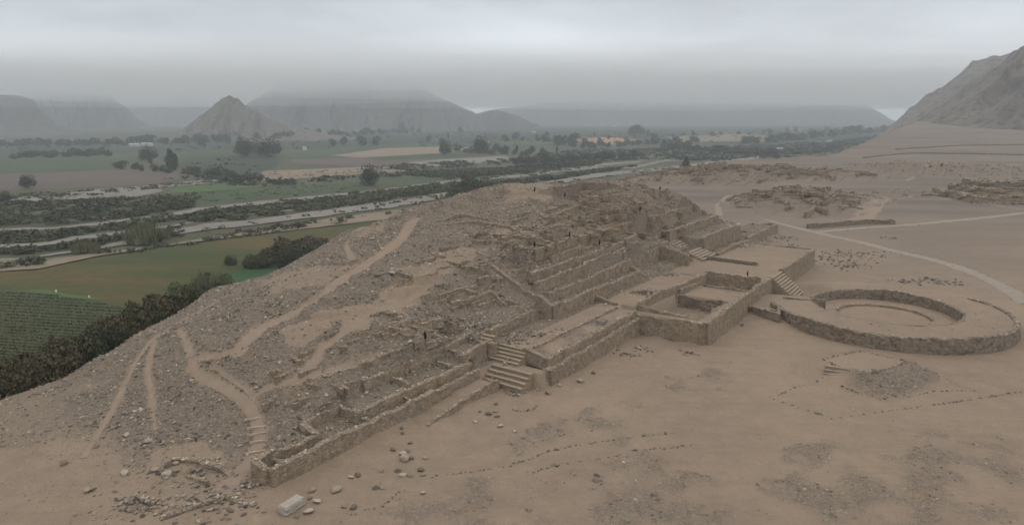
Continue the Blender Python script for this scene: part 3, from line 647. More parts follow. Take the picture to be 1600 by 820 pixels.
slope_wall('small curved wall by the low sandy hollow in the foreground', [(270,718),(310,722),(345,735),(362,742)], .35, rag=.2)
slope_wall('foreground low wall remains at the bottom left', [(180,792),(215,778),(240,790)], .3, th=.6, rag=.25, m=M_STONEW)
slope_wall('foreground low wall remains right of the bottom left hollow', [(250,812),(300,795),(350,778),(400,790)], .3, th=.6, rag=.25, m=M_STONEW)
# ring court walls
def ring_pts(r, t0, t1, zt, zb, n=40):
    return [(RC[0] + r * math.cos(t0 + (t1 - t0) * k / n), RC[1] + r * math.sin(t0 + (t1 - t0) * k / n), zt, zb) for k in range(n + 1)]
R_ = math.radians
o = wall('court_wall', 'round outer stone wall of the sunken circular court', ring_pts(19.8, R_(172), R_(376), 2.35, -.4, 60), conv=lambda a, b: (a, b), m=M_STONEW, th=.8, group='walls of the sunken circular court')
o = wall('court_wall', 'curved inner stone wall of the sunken circular court', ring_pts(12.3, R_(-22), R_(150), 2.4, -.1, 60), conv=lambda a, b: (a, b), m=M_STONEW, th=.6, group='walls of the sunken circular court')
o = wall('court_wall', 'low near inner wall of the sunken circular court behind the rim', ring_pts(12.3, R_(165), R_(325), 2.25, -.1, 50), conv=lambda a, b: (a, b), m=M_STONEW, th=.5, cope=0, rag=.1, group='walls of the sunken circular court')
o = wall('court_bench', 'low stone kerb ringing the sandy floor of the circular court', ring_pts(7.9, R_(-20), R_(150), .5, -.1, 40), conv=lambda a, b: (a, b), th=.4, cope=.5, rag=.12)
o['category'] = 'stone kerb'
wall('court_wall', 'short wall leading out of the circular court towards the big stair', [(RC[0] - 10.6, RC[1] + 6.2, 2.6, 0), (RC[0] - 13.5, RC[1] + 9.6, 2.0, 0)], conv=lambda a, b: (a, b), th=.5, group='walls of the sunken circular court')
wall('court_wall', 'wall beside the small side stair between atrium and circular court', [(*xy(89, -20.2), 2.0, -.4), (*xy(86.5, -26), 2.2, -.4), (49.6, 122.5, 2.4, -.4)], conv=lambda a, b: (a, b), m=M_STONEW, th=.6, group='walls of the sunken circular court')
wall('court_wall', 'low dark wall across the neck joining the circular court', [(*xy(97, -24), 2.3, 0), (*xy(100, -31), 2.3, 0)], conv=lambda a, b: (a, b), m=M_STONEW, th=.5, group='walls of the sunken circular court')
# far plain walls
def far_wall(label, px, h_, **k):
    p = [hit(u, v) for u, v in px]; return wall('low_wall', label, [(q[0], q[1], q[2] + h_, q[2] - .6) for q in p], conv=lambda a, b: (a, b), seg=1.5, group='low walls on the far plain', **k)
far_wall('long low wall on the plain beside the track junction', [(1262,357),(1300,354),(1350,350),(1397,350)], 1.6, th=1.2, m=M_STONEW)
far_wall('dark corner wall of the ruined mound on the plain', [(1258,341),(1273,330),(1292,337)], 2.0, th=1.0)
far_wall('thin dark wall line on the far plain left of the stepped ruin', [(1440,307),(1505,308)], 1.2, m=M_STONEW)
far_wall('low stone row across the far slope beyond the ruined mound', [(1205,277),(1250,267)], 1.4, m=M_STONEW)
far_wall('dark low bank across the slope under the right hill, lower one', [(1350,247),(1420,240),(1500,241),(1600,243)], .9, th=1.6, m=M_STONEW, cope=0)
far_wall('dark low bank across the slope under the right hill, upper one', [(1400,234),(1500,228),(1600,227)], .9, th=1.6, m=M_STONEW, cope=0)
# far stepped ruin at the right edge
sx, sy, sz = hit(1575, 318)
ruin = bpy.data.objects.new('stepped_ruin', None); COL.objects.link(ruin); ruin.location = (sx, sy, sz)
tag(ruin, 'far stepped mud and stone ruin at the right edge of the plain', 'ruin')
for k, (x0, x1, y0, y1, z0, z1) in enumerate([(-15, 30, 0, 30, -1.5, 3.0), (-9, 28, 3, 28, 2.9, 5.8), (-4, 26, 7, 26, 5.7, 8.2)]):
    bm = bmesh.new(); bmesh.ops.create_cube(bm, size=1.0)
    for v in bm.verts: v.co = Vector(((x0 + x1) / 2 + v.co.x * (x1 - x0), (y0 + y1) / 2 + v.co.y * (y1 - y0), (z0 + z1) / 2 + v.co.z * (z1 - z0)))
    bmesh.ops.subdivide_edges(bm, edges=bm.edges[:], cuts=9, use_grid_fill=True)
    for v in bm.verts:
        q = fbm(np.array([v.co.x / 3. + k]), np.array([v.co.y / 3. + v.co.z]), 3, 41)[0]
        v.co += Vector((q * .8, q * .9, q * 1.3 if v.co.z > z0 + .2 else 0))
    me = bpy.data.meshes.new('terrace'); bm.to_mesh(me); bm.free(); me.materials.append(M_PLASTER if k < 2 else M_STONEW); link('terrace', me, ruin)
nn = 900; X = rng.uniform(-17, 30, nn); Y = rng.uniform(-4, 28, nn)
Z = np.where((Y > 7) & (X > -4), 8.3, np.where((Y > 3) & (X > -9), 5.9, np.where((Y > 0) & (X > -15), 3.1, .2)))
rk = rocks('rubble', X, Y, Z, rng.uniform(.3, .9, nn), rng.uniform(0, .9, nn), None, ruin); rk['kind'] = 'stuff'

# ------------------------------------------------------------------ stairways
def box_me(name, sx_, sy_, sz_, m, jit=.03, seed=0, cuts=3):
    bm = bmesh.new(); bmesh.ops.create_cube(bm, size=1.0); r = random.Random(seed)
    for v in bm.verts: v.co = Vector((v.co.x * sx_, v.co.y * sy_, v.co.z * sz_))
    bmesh.ops.subdivide_edges(bm, edges=[e for e in bm.edges], cuts=cuts, use_grid_fill=True)
    for v in bm.verts: v.co += Vector((r.uniform(-jit, jit), r.uniform(-jit, jit), r.uniform(-jit, jit)))
    bmesh.ops.bevel(bm, geom=[e for e in bm.edges if e.calc_face_angle(0) > 1.0], offset=.03, segments=1, affect='EDGES')
    me = bpy.data.meshes.new(name); bm.to_mesh(me); bm.free(); me.materials.append(m); return me
def stairs(label, a0, a1, b0, b1, z0, z1, n, axis='b', gaps=0., m=None, jit=.035, floor=None, group='stone stairways'):
    """treads across the other axis, climbing along `axis` from its first to its second end"""
    root = bpy.data.objects.new('stairway', None); COL.objects.link(root)
    ca, cb = (a0 + a1) / 2, (b0 + b1) / 2; X, Y = xy(ca, cb); fl = z0 if floor is None else floor
    root.location = (X, Y, fl); root.rotation_euler = (0, 0, TH); tag(root, label, 'stairs', group)
    Lb = abs(b1 - b0) / n if axis == 'b' else abs(a1 - a0) / n; rise = (z1 - z0) / n
    for k in range(n):
        f = (k + .5) / n; top = z0 + rise * (k + 1)
        if axis == 'b': px_, py_ = 0, (b0 + (b1 - b0) * f) - cb; dx_, dy_ = abs(a1 - a0), Lb * 1.02
        else: px_, py_ = (a0 + (a1 - a0) * f) - ca, 0; dx_, dy_ = Lb * 1.02, abs(b1 - b0)
        hh = top - fl + .25
        o = link('step', box_me('step', dx_, dy_, hh, m or M_STEP, jit, k + int(a0), 4), root, (px_, py_, top - fl - hh / 2))
        # the pale worn kerb stone along the front of the tread
        ex, ey = (dx_ * .985, .24) if axis == 'b' else (.24, dy_ * .985)
        sgn = -1 if ((b1 > b0) if axis == 'b' else (a1 > a0)) else 1
        ox, oy = (0, sgn * (dy_ / 2 - .04)) if axis == 'b' else (sgn * (dx_ / 2 - .04), 0)
        e = link('step_edge', box_me('step_edge', ex, ey, .14, M_EDGE, .025, k + 77, 5), o, (ox, oy, hh / 2 - .03))
    return root
stairs('big straight stair climbing from the plain to the broad platform', 104.6, 112.2, -24.4, -19.4, 0.2, 4.3, 10, 'b', floor=-.2)
stairs('lower flight of the west stair at the foot of the pyramid', 33.9, 36.8, -6.9, -.3, .5, 2.3, 4, 'a', floor=-.2)
stairs('upper flight of the west stair leading to the sandy terrace', 37.5, 40.3, -3.8, 1.2, 2.3, 4.05, 5, 'a', floor=2.0)
n_ = 60; f_ = rng.uniform(0, 1, n_); X, Y = xy(33.9 + 6.4 * f_, -1.6 - .4 * f_ + rng.normal(0, .16, n_)); Zs = np.where(f_ < .45, .6 + 1.9 * f_ / .45, np.where(f_ < .56, 2.45, 2.5 + 1.65 * (f_ - .56) / .44)); p0_ = (X[0], Y[0], Zs[0])
o = rocks('stone_divider', X - p0_[0], Y - p0_[1], Zs - p0_[2] + .1, rng.uniform(.12, .24, n_), rng.uniform(.2, 1, n_)); o.location = p0_; tag(o, 'line of loose stones down the middle of the west stair', 'stone line', kind='stuff')
stairs('little side steps at the top left of the west stair', 38.3, 40.2, 2.0, 4.0, 4.0, 5.0, 3, 'a', floor=3.5)
stairs('lower flight of the central stair above the atrium', 113.5, 122, -2.0, 2.2, 4.2, 5.6, 5, 'b', floor=3.6)
stairs('upper flight of the central stair close under the east terraces', 112, 121, 4.6, 9.2, 5.7, 7.9, 6, 'b', floor=4.6)
stairs('small worn side stair beside the atrium wall', 87.4, 89.6, -26.4, -20.6, 0.1, 1.9, 6, 'a', floor=-.3, group=None)
# path steps on the west slope
for k, (u, v) in enumerate([(398,655),(402,667),(405,678),(407,690),(404,706)]):
    x, y, z = hit(u, v)
    if k == 0:
        pr = bpy.data.objects.new('path_steps', None); COL.objects.link(pr); pr.location = (x, y, z); tag(pr, 'five pale stone steps set in the zigzag footpath near its foot', 'steps')
    o = link('step', box_me('step', 2.1, .22, .3, M_EDGE, .03, k), pr, (x - pr.location.x, y - pr.location.y, z - pr.location.z + .1), .35)
# steps of the small platform
mx0, my0 = P(1311, 576, 2); mx1, my1 = P(1290, 604, 0)
px_a, px_b = P(1299, 571, 2.0), P(1337, 577, 2.0); pb_a, pb_b = P(1290, 598, .1), P(1318, 606, .1)
root = bpy.data.objects.new('stairway', None); COL.objects.link(root)
tag(root, 'short flight of five steps on the small square platform in front of the circular court', 'stairs', 'stone stairways')
cx_, cy_ = (px_a[0] + px_b[0]) / 2, (px_a[1] + px_b[1]) / 2; bx_, by_ = (pb_a[0] + pb_b[0]) / 2, (pb_a[1] + pb_b[1]) / 2
ang = math.atan2(px_b[1] - px_a[1], px_b[0] - px_a[0]); wdt = math.hypot(px_b[0] - px_a[0], px_b[1] - px_a[1]); run = math.hypot(cx_ - bx_, cy_ - by_)
root.location = (bx_, by_, 0); root.rotation_euler = (0, 0, ang)
for k in range(5):
    top = 2.0 * (k + 1) / 5
    o = link('step', box_me('step', wdt, run / 5 * 1.05, top + .3, M_STEP, .03, k + 9, 3), root, (0, run * (k + .5) / 5, (top - .3) / 2))
    link('step_edge', box_me('step_edge', wdt * .98, .15, .12, M_EDGE, .02, k + 19, 4), o, (0, -run / 10 + .02, (top + .3) / 2))
# kerb of stones round the small platform
def stone_row(label, pts, sp=.42, s=(.10, .2), tone=(.0, .45), name='stone_row', group='rows of marker stones on the sand', close=False, jit=.08):
    X = []; Y = []
    if close: pts = pts + pts[:1]
    for p, q in zip(pts[:-1], pts[1:]):
        L = math.hypot(q[0] - p[0], q[1] - p[1]); n = max(1, int(L / sp))
        for k in range(n):
            if rng.random() < .16: continue
            f = (k + rng.uniform(-.5, .5)) / n; X.append(p[0] + (q[0] - p[0]) * f); Y.append(p[1] + (q[1] - p[1]) * f)
    X = np.array(X) + rng.normal(0, jit, len(X)); Y = np.array(Y) + rng.normal(0, jit, len(Y)); Z = height(X, Y)
    S = rng.uniform(*s, len(X)); S = S * np.exp(rng.normal(0, .28, len(X)))
    b = np.array([X[0], Y[0], Z[0]]); o = rocks(name, X - b[0], Y - b[1], Z - b[2] + .02, S, rng.uniform(*tone, len(X))); o.location = b
    return tag(o, label, 'stone row', group, 'stuff')
def rowpx(label, px, **k): return stone_row(label, [hit(u, v)[:2] for u, v in px], **k)
stone_row('dark kerb stones round the top of the small square platform', minimound, close=True, sp=.34)
rowpx('upper of the two long dotted stone rows crossing the near plain', [(666,746),(700,741),(745,737),(790,729),(830,718),(850,707),(900,696),(950,689),(1000,681),(1060,677)], sp=.36)
rowpx('lower of the two long dotted stone rows crossing the near plain', [(826,741),(850,732),(890,724),(920,719),(955,714),(990,704),(1040,701),(1086,695)], sp=.36)
rowpx('stone row outlining the left point of the marked area by the small platform', [(1287,590),(1250,603),(1205,622),(1245,636),(1270,644),(1303,654)], sp=.6, s=(.12, .22))
rowpx('stone row outlining the lower side of the marked area, running right', [(1303,654),(1340,649),(1400,641),(1450,634),(1500,627),(1600,612)], sp=.6, s=(.12, .22))
rowpx('curved stone row round the rubble skirt of the small platform', [(1318,606),(1340,616),(1375,624),(1420,620),(1460,612),(1500,610),(1530,611)], sp=.5, s=(.12, .22))
rowpx('stone row from the small platform running down to the right', [(1417,565),(1450,578),(1480,593),(1505,607)], sp=.6)
rowpx('short wavy dark stone row in the near plain below the west stair', [(803,641),(818,643),(832,640),(843,632)], sp=.3)
rowpx('broken stone row at the bottom beside the pale block', [(525,820),(545,808),(560,800),(600,790),(618,772),(640,762)], sp=.4)
for A, Nn, wob, k in edge_sets:
    for sd_ in (1, -1):
        pts = [tuple(A[j] + Nn[j] * sd_ * (wob[j] * .5 + .12)) for j in range(0, len(A), 4)]
        nm = {0: 'the long zigzag footpath', 8: 'the pale curving track', 9: 'the pale track to the far ruin'}[k]
        stone_row('small edging stones along the %s side of %s' % ('left' if sd_ > 0 else 'right', nm), pts, sp=.42 if k == 0 else 1.1, s=(.10, .19) if k == 0 else (.12, .22), tone=(.1, .7), name='path_edging', group='edging stones of the paths', jit=.07)

# ------------------------------------------------------------------ rubble: the ground's countless stones
def scatter(n, x0, x1, y0, y1, fn, smin, smax, pw=2.2):
    X = rng.uniform(x0, x1, n); Y = rng.uniform(y0, y1, n); keep = rng.random(n) < fn(X, Y); X, Y = X[keep], Y[keep]
    a, b = ab(X, Y)
    S = smin + (smax - smin) * rng.random(len(X)) ** pw
    S = S * np.where(b < -1, .62, 1.0) if x0 < 0 else S
    return X, Y, S
def dens(x, y):
    r = rub(x, y); a, b = ab(x, y); fl = plateaus(x, y, np.zeros(len(x)))[1]
    dl, sg = seg_dist(x, y, EDGE, True)
    cl = sst(-.25, .5, fbm(x / 2.6, y / 2.6, 4, 91)) 
    return np.clip(r * (.25 + .9 * cl), 0, 1) * (1 - .3 * fl) * np.where(sg > 0, dl < 12, 1)
X1, Y1, S1 = scatter(360000, -78, 100, 52, 215, dens, .055, .30, 3.4)
X3, Y3, S3 = scatter(30000, -75, 110, 52, 200, lambda x, y: .25 + 0 * x, .05, .16, 2.0)
Xn, Yn, Sn = scatter(60000, -75, 75, 50, 112, lambda x, y: sst(-.5, .6, fbm(x / 5, y / 5, 4, 191)), .03, .085, 2.0)
X4, Y4, S4 = scatter(26000, 60, 420, 200, 560, lambda x, y: np.clip(rub(x, y), 0, 1) * .8, .25, .8, 2.5)
X = np.concatenate([X1, X3, X4, Xn]); Y = np.concatenate([Y1, Y3, Y4, Yn]); S = np.concatenate([S1, S3, S4, Sn])
Z = height(X, Y); T = np.clip(rng.normal(.49, .28, len(X)), 0, 1)
o = rocks('rubble', X, Y, Z + S * .12, S, T, lib=SHARDS); tag(o, 'loose grey and tan rubble strewn over the mound and the plain', 'rubble', kind='stuff')

def fragments(label, n, fx, fy, L0, L1, h0, h1, th=.5, m=None, seed=3):
    r = np.random.default_rng(seed); V = []; Fc = []; k = 0
    B = np.array([[sx, sy, sz] for sz in (-1, 1) for sx, sy in ((-1, -1), (1, -1), (1, 1), (-1, 1))], float)
    Q = np.array([(0, 1, 5, 4), (1, 2, 6, 5), (2, 3, 7, 6), (3, 0, 4, 7), (4, 5, 6, 7)])
    X = fx(r, n); Y = fy(r, n, X); Z = height(X, Y); R0 = rub(X, Y)
    for x, y, z, q in zip(X, Y, Z, R0):
        if q < .25: continue
        L = r.uniform(L0, L1) / 2; h = r.uniform(h0, h1); th_ = TH + (PI / 2 if r.random() < .35 else 0) + r.normal(0, .12); c, sn = math.cos(th_), math.sin(th_)
        for seg in range(3):
            l = L / 3; ox = (seg - 1) * 2 * l; hh = h * r.uniform(.55, 1.1); b = B * [l * 1.02, th * r.uniform(.4, .6), 1.0] + r.normal(0, .06, (8, 3)); b[:, 2] = np.where(B[:, 2] > 0, hh + r.normal(0, .05, 8), -.6); b[:, 0] += ox
            V.append(np.c_[b[:, 0] * c - b[:, 1] * sn + x, b[:, 0] * sn + b[:, 1] * c + y, b[:, 2] + z]); Fc.append(Q + k); k += 8
    return tag(link('wall_remains', mesh('wall_remains', np.concatenate(V), np.concatenate(Fc), m or M_PLASTER)), label, 'wall remains', kind='stuff')
fragments('low broken wall stubs of the ruined mound behind the pyramid', 170, lambda r, n: r.normal(RUINS[0][0], 15, n), lambda r, n, X: r.normal(RUINS[0][1], 15, n), 3, 9, .3, 1.1, .8, seed=4)
fragments('low broken wall stubs of the farthest ruined mounds', 300, lambda r, n: np.where(r.random(n) < .7, r.normal(RUINS[2][0], 36, n), r.normal(RUINS[3][0], 20, n)), lambda r, n, X: r.normal(RUINS[2][1], 16, n), 4, 14, .4, 1.5, 1.2, seed=5)
fragments('low broken wall stubs half buried in the summit rubble', 260, lambda r, n: xy(r.uniform(76, 145, n), 0 * X1[:n])[0] - r.uniform(12, 50, n) * ST, lambda r, n, X: (X - OX) * ST / CT * .9 + OY + r.uniform(20, 48, n), 1.5, 6, .1, .7, .5, seed=6)
fragments('low broken wall stubs of small compartments above the west rooms', 55, lambda r, n: xy(r.uniform(3, 40, n), r.uniform(6, 13, n))[0], lambda r, n, X: (X - OX) * ST / CT + OY + r.uniform(9, 24, n), 1.2, 3.6, .1, .5, .4, seed=16)
# heaps of grey stones in and on the terraces
def heap(label, px, n, spread, s=(.12, .34), hgt=.25, tone=(.0, .9), group='heaps of stones on the terraces', world=None):
    x0, y0, z0 = world or hit(*px); X = rng.normal(x0, spread, n); Y = rng.normal(y0, spread * .7, n)
    r = np.hypot((X - x0) / spread, (Y - y0) / (spread * .7)); Z = height(X, Y) + hgt * np.clip(1.3 - r, 0, 1) * rng.uniform(.3, 1, n) + .05
    b = np.array([x0, y0, z0]); o = rocks('stone_heap', X - x0, Y - y0, Z - z0, rng.uniform(*s, n), rng.uniform(*tone, n)); o.location = b
    return tag(o, label, 'stone heap', group, 'stuff')
HEAPS = [('heap of pale stones at the left of the sandy terrace', (792,524), 26, .8), ('heap of brown stones in the middle left of the sandy terrace', (808,533), 40, 1.1),
 ('heap of pale flat stones in the middle of the sandy terrace', (848,523), 34, 1.2), ('three pale stones beyond the heaps on the sandy terrace', (872,515), 9, .6),
 ('dark stone heap on the ledge at the right of the sandy terrace', (944,505), 40, .9), ('grey stones at the corner of the court by the tall wall', (963,452), 40, .9),
 ('stones at the back of the court beside the square room', (982,439), 22, .8), ('heap of long pale stones below the square room', (1045,429), 34, 1.2),
 ('scattered stones at the foot of the outer terrace wall', (975,552), 36, 1.8), ('two stones near the foot of the outer wall', (1003,545), 14, 1.0),
 ('single bluish stone cluster on the plain before the atrium', (1076,553), 14, .7), ('stones spilling at the foot of the west stair', (803,612), 26, .8),
 ('grey stone pile spread along the back of the broad platform', (1150,385), 110, 2.2), ('stone pile on the low roofless east ledge', (1190,365), 90, 2.4),
 ('stones heaped in the dark pit of the west slope', (690,510), 160, 1.6), ('dark stones in the hollow by the west corner', (740,512), 90, 1.3),
 ('broken stones on the second ledge by the notch', (950,388), 50, 1.0), ('grey stones heaped above the top terrace wall', (990,345), 80, 1.6),
 ('dark stone heap on the summit left of the upper room', (830,356), 120, 2.0), ('stone heap below the yellow bank on the west slope', (815,405), 120, 1.8),
 ('dark stones along the summit edge on the right', (1035,308), 90, 2.6), ('dark blocky stones at the foot of the long low wall', (425,712), 14, .7),
 ('stones collected on the west terrace below the third wall', (630,585), 30, .9), ('stones on the west ledge beside the stair', (680,572), 22, .8)]
for lb, px, n, sp in HEAPS: heap(lb, px, n, sp)
heap('jumble of stones and low foundations at the bottom left corner area', (215,790), 90, 1.8)
heap('stones along the low foundation in the bottom foreground', (330,785), 110, 2.2)
heap('stone line edging the bottom of the path', (385,762), 30, .8)
heap('stones scattered on the tiled ground at the left foreground', (290,740), 40, 2.0)
p0_, p1_ = P(1098, 402, 4.3), P(1182, 413, 4.3); n_ = 620; f_ = rng.random(n_); X = p0_[0] + (p1_[0] - p0_[0]) * f_ + rng.normal(0, .55, n_); Y = p0_[1] + (p1_[1] - p0_[1]) * f_ + rng.normal(0, .55, n_); d_ = seg_dist(X, Y, [p0_, p1_])
o = rocks('gravel_bank', X - p0_[0], Y - p0_[1], 4.1 + .55 * np.clip(1 - d_ / 1.5, 0, 1) - 4.1, rng.uniform(.10, .26, n_), rng.uniform(0, .35, n_)); o.location = (*p0_, 4.1); tag(o, 'long dark gravel bank on the broad platform', 'gravel bank', kind='stuff')
heap('dark gravel filling the sunken oval in the court floor', None, 260, 1.3, (.08, .18), .1, (0, .3), world=(*xy(79, -3.6), 4.0))
# stone scatters on the far plain
for k, (u, v, n, sp) in enumerate([(1312,395,26,3.2),(1340,398,44,4.),(1325,408,60,4.5),(1318,417,24,2.5),(1420,440,26,2.2),(1455,437,20,2.4),(1480,443,26,2.4),(1388,372,10,1.5),(1180,370,20,2.4),(1225,372,30,3.0),(1240,383,10,2.)]):
    heap(['dark grey stone scatter behind the circular court, upper left of its cluster','dark grey stone scatter, upper right of the large cluster behind the court','largest dark grey stone scatter behind the circular court','dark grey stones at the lower end of the large scatter',
          'small stone scatter left of three above the court','small stone scatter between two others above the court','small stone scatter right of three above the court','few dark stones beside the curving track','stones in front of the east end wall','stone scatter right of the east end wall','few stones below the east end wall'][k],
         (u, v), n, sp, (.18, .5), .1, (0, .45), 'stone scatters on the plain')

# ------------------------------------------------------------------ boulders, one object each
def boulder_me(k, flat, sub=2):
    V, Fc = ico(sub, 900 + k, flat, .12); me = mesh('boulder', V, Fc, M_ROCK, False, {'tone': np.full(len(V), [.75, .35, .5, .2, .9, .6][k % 6])}); return me
BM = [boulder_me(k, random.uniform(.55, .85)) for k in range(6)]
BOUL = [  # u, v, width px, mesh, label
 (525,767,16,0,'rounded tan boulder on the sand right of the pale block'),(548,746,9,4,'small tan stone left of a grey one below the west wall'),(559,744,11,3,'grey stone beside a small tan one below the west wall'),
 (487,768,13,5,'angular stone right of the pale block near the wall foot'),(484,779,9,1,'grey stone just right of the pale block'),(495,785,14,4,'pale flat stone right of the pale block, nearer the camera'),
 (588,764,10,3,'dark grey stone touching a brown one on the near sand'),(598,763,9,5,'brown stone touching a dark grey one on the near sand'),(538,793,9,2,'low grey stone at the bottom of the near sand'),(552,795,12,3,'dark stone at the start of the broken stone row'),
 (481,802,15,4,'pale block lying below the large pale slab'),(464,807,9,1,'small stone under the large pale slab'),(614,704,9,3,'grey stone above the little stack on the near sand'),(629,711,14,4,'upper pale stone of the little stack'),(632,719,18,0,'long pale stone at the base of the little stack'),
 (637,705,9,1,'grey stone behind the little stack'),(642,718,8,3,'dark stone right of the little stack'),(665,717,9,0,'small tan cube-like stone right of the little stack'),(622,737,9,3,'dark stone left of three near the dotted row'),(630,744,11,4,'pale stone in the middle of three near the dotted row'),
 (641,744,9,1,'grey stone right of three near the dotted row'),(657,735,11,3,'upper dark stone of the pair near the dotted row'),(661,742,9,5,'lower stone of the pair near the dotted row'),(596,737,9,5,'lone brown stone on the near sand'),(641,693,9,1,'greenish grey stone under the west wall'),
 (629,678,6,3,'upper of two small stones under the west wall'),(628,671,7,3,'topmost small stone under the west wall'),(743,660,8,4,'pale round stone before the low outer wall'),(750,644,7,1,'grey round stone near the low outer wall'),(763,648,10,3,'dark leaning stone before the west stair'),
 (774,644,8,5,'round brown stone before the west stair'),(777,651,9,2,'flat brown stone before the west stair'),(781,667,10,4,'pale oval stone on the sand below the west stair'),(775,633,6,3,'small dark stone nearest the low outer wall'),(840,610,8,0,'yellowish stone below the corner of the sandy terrace wall'),
 (857,615,12,2,'flat dark stone by the corner of the sandy terrace wall'),(869,600,9,3,'dark stone at the foot of the outer terrace wall'),(875,604,8,4,'pale stone at the foot of the outer terrace wall'),(907,597,13,0,'pale long stone on the plain before the terrace wall'),(927,584,8,3,'dark stone nearest the terrace wall middle'),
 (891,587,7,1,'small grey stone leaning at the wall foot'),(138,768,12,0,'round tan boulder on the bare ground at the bottom left'),(195,742,13,4,'slanted pale block among the left foreground stones'),(243,735,12,0,'tan block of the left foreground stone group'),(252,735,10,1,'grey upright block of the left foreground group'),
 (264,728,12,3,'dark block at the back of the left foreground group'),(275,725,9,0,'pale square block at the right end of the left foreground group'),(262,742,14,4,'pale slab in front of the left foreground group'),(272,738,9,1,'small grey block of the left foreground group'),(318,750,9,0,'tan stone alone above the tiled ground'),
 (232,694,12,0,'pale slab on the slope above the sandy hollow'),(200,684,10,4,'small white stone on the left slope'),(150,698,9,1,'dark grey stone in the left slope rubble'),(100,725,12,1,'grey stone group member at the far left'),(341,717,9,0,'tan stone above the little curved wall'),
 (340,721,7,4,'pale stone beside the curved wall'),(435,708,17,3,'large dark block against the nearest corner of the west wall'),(407,730,10,3,'dark stone at the foot of the corner mound'),(390,762,10,4,'pale small block at the end of the path kerb'),(368,741,9,5,'reddish tan stone beside the path'),
 (386,710,7,4,'pale stone beside the path steps'),(931,752,12,1,'bluish grey stone in the near rubble'),(933,745,8,3,'dark stone above the bluish one in the near rubble'),(660,771,9,4,'pale stone low in the near rubble'),(826,798,9,2,'dark brown stone at the bottom of the near rubble'),
 (1022,775,10,1,'bluish stone in the rubble at the bottom right'),(804,675,8,4,'pale stone in the rubble patch before the stair'),(1000,545,7,4,'pale stone by the outer wall corner'),(1160,509,6,3,'small dark stone in the corner by the atrium'),(858,502,7,4,'pale stone at the tall corner of the terrace'),
 (947,477,8,4,'pale pyramid-shaped stone at the end of the sandy terrace'),(640,538,12,4,'white stone by the yellow bank on the west slope'),(687,560,7,4,'pale stone with a dark one at the wall foot'),(703,548,7,4,'pale stone on the ledge left of the west stair'),(1063,548,7,1,'grey stone left of the bluish cluster'),
 (590,435,14,1,'large dark flat stone group on the upper west slope'),(612,432,12,4,'pale flat stone on the upper west slope'),(597,389,8,4,'pale stone beside the upper footpath'),(565,700,0,0,''),(1284,604,0,0,'')]
def place_boulder(u, v, wpx, k, lb):
    x, y, z = hit(u, v); dist = math.sqrt(x * x + y * y + (H - z) ** 2); r = wpx / F * dist / 2 * 1.05
    o = link('boulder', BM[k], None, (x, y, z + r * .30), random.uniform(0, 6.28), (r * random.uniform(1, 1.25), r, r * random.uniform(.85, 1.1)))
    tag(o, lb, 'boulder', 'larger loose stones')
for u, v, wpx, k, lb in BOUL:
    if wpx: place_boulder(u, v, wpx, k, lb)
# the big pale dressed block
x, y, z = hit(455, 795)
bm = bmesh.new(); bmesh.ops.create_cube(bm, size=1.0)
for v in bm.verts: v.co = Vector((v.co.x * (2.5 if v.co.z < 0 else 2.3), v.co.y * 1.15, v.co.z * .85))
bmesh.ops.subdivide_edges(bm, edges=bm.edges[:], cuts=4, use_grid_fill=True)
for v in bm.verts: v.co += Vector((random.uniform(-.02, .02), random.uniform(-.02, .02) + (.1 if v.co.x > .6 else 0), random.uniform(-.01, .01)))
bmesh.ops.bevel(bm, geom=[e for e in bm.edges if e.calc_face_angle(0) > .9], offset=.07, segments=2, affect='EDGES')
me = bpy.data.meshes.new('stone_block'); bm.to_mesh(me); bm.free(); me.materials.append(M_SLAB)
o = link('stone_block', me, None, (x + .1, y, z + .38), R_(58)); tag(o, 'largest pale dressed stone block lying on the sand by the nearest wall corner', 'stone block')

# hooded markers standing about the ruin
def marker_tpl():
    root = bpy.data.objects.new('marker_post', None); COL.objects.link(root)
    bm = bmesh.new(); bmesh.ops.create_cone(bm, cap_ends=True, segments=8, radius1=.035, radius2=.03, depth=1.7); bmesh.ops.translate(bm, verts=bm.verts, vec=(0, 0, .8))
    me = bpy.data.meshes.new('pole'); bm.to_mesh(me); bm.free(); me.materials.append(M_POLE); link('pole', me, root)
    bm = bmesh.new(); V = []; rings = [(.0, .05), (.12, .17), (.45, .22), (.8, .16), (1.05, .07), (1.12, .02)]
    for zz, rr in rings: V.append([bm.verts.new((rr * math.cos(k * PI / 5) * 1.0 + .04 * math.sin(zz * 4), rr * .8 * math.sin(k * PI / 5), zz + .75)) for k in range(10)])
    for r0, r1 in zip(V[:-1], V[1:]):
        for k in range(10): bm.faces.new((r0[k], r0[(k + 1) % 10], r1[(k + 1) % 10], r1[k]))
    bm.faces.new(V[0][::-1]); bm.faces.new(V[-1])
    me = bpy.data.meshes.new('cover'); bm.to_mesh(me); bm.free(); me.materials.append(M_BLACK); link('cover', me, root)
    return root
tpl = marker_tpl(); used = False
for u, v, lb in [(665,544,'slim post with a black cover on the west slope by the rubble pit'),(835,399,'slim post with a black cover at the left end of the top terrace wall'),(890,388,'slim post with a black cover against the middle of the top terrace wall'),
                 (936,388,'slim post with a black cover on the ledge right of the middle one'),(999,359,'slim post with a black cover above the sunken square room'),(835,304,'slim post with a black cover on the left of the summit'),
                 (882,314,'slim post with a black cover by the summit room'),(1031,300,'slim post with a black cover on the right summit edge'),(1168,436,'slim post with a black cover in the corner of the small deep atrium room')]:
    o = tpl if not used else copy_tree(tpl); used = True; x, y, z = hit(u, v); o.location = (x, y, z - .1); o.rotation_euler = (random.uniform(-.06, .06), random.uniform(-.06, .1), random.uniform(0, 6))
    tag(o, lb, 'marker post', 'black covered posts on the ruin')

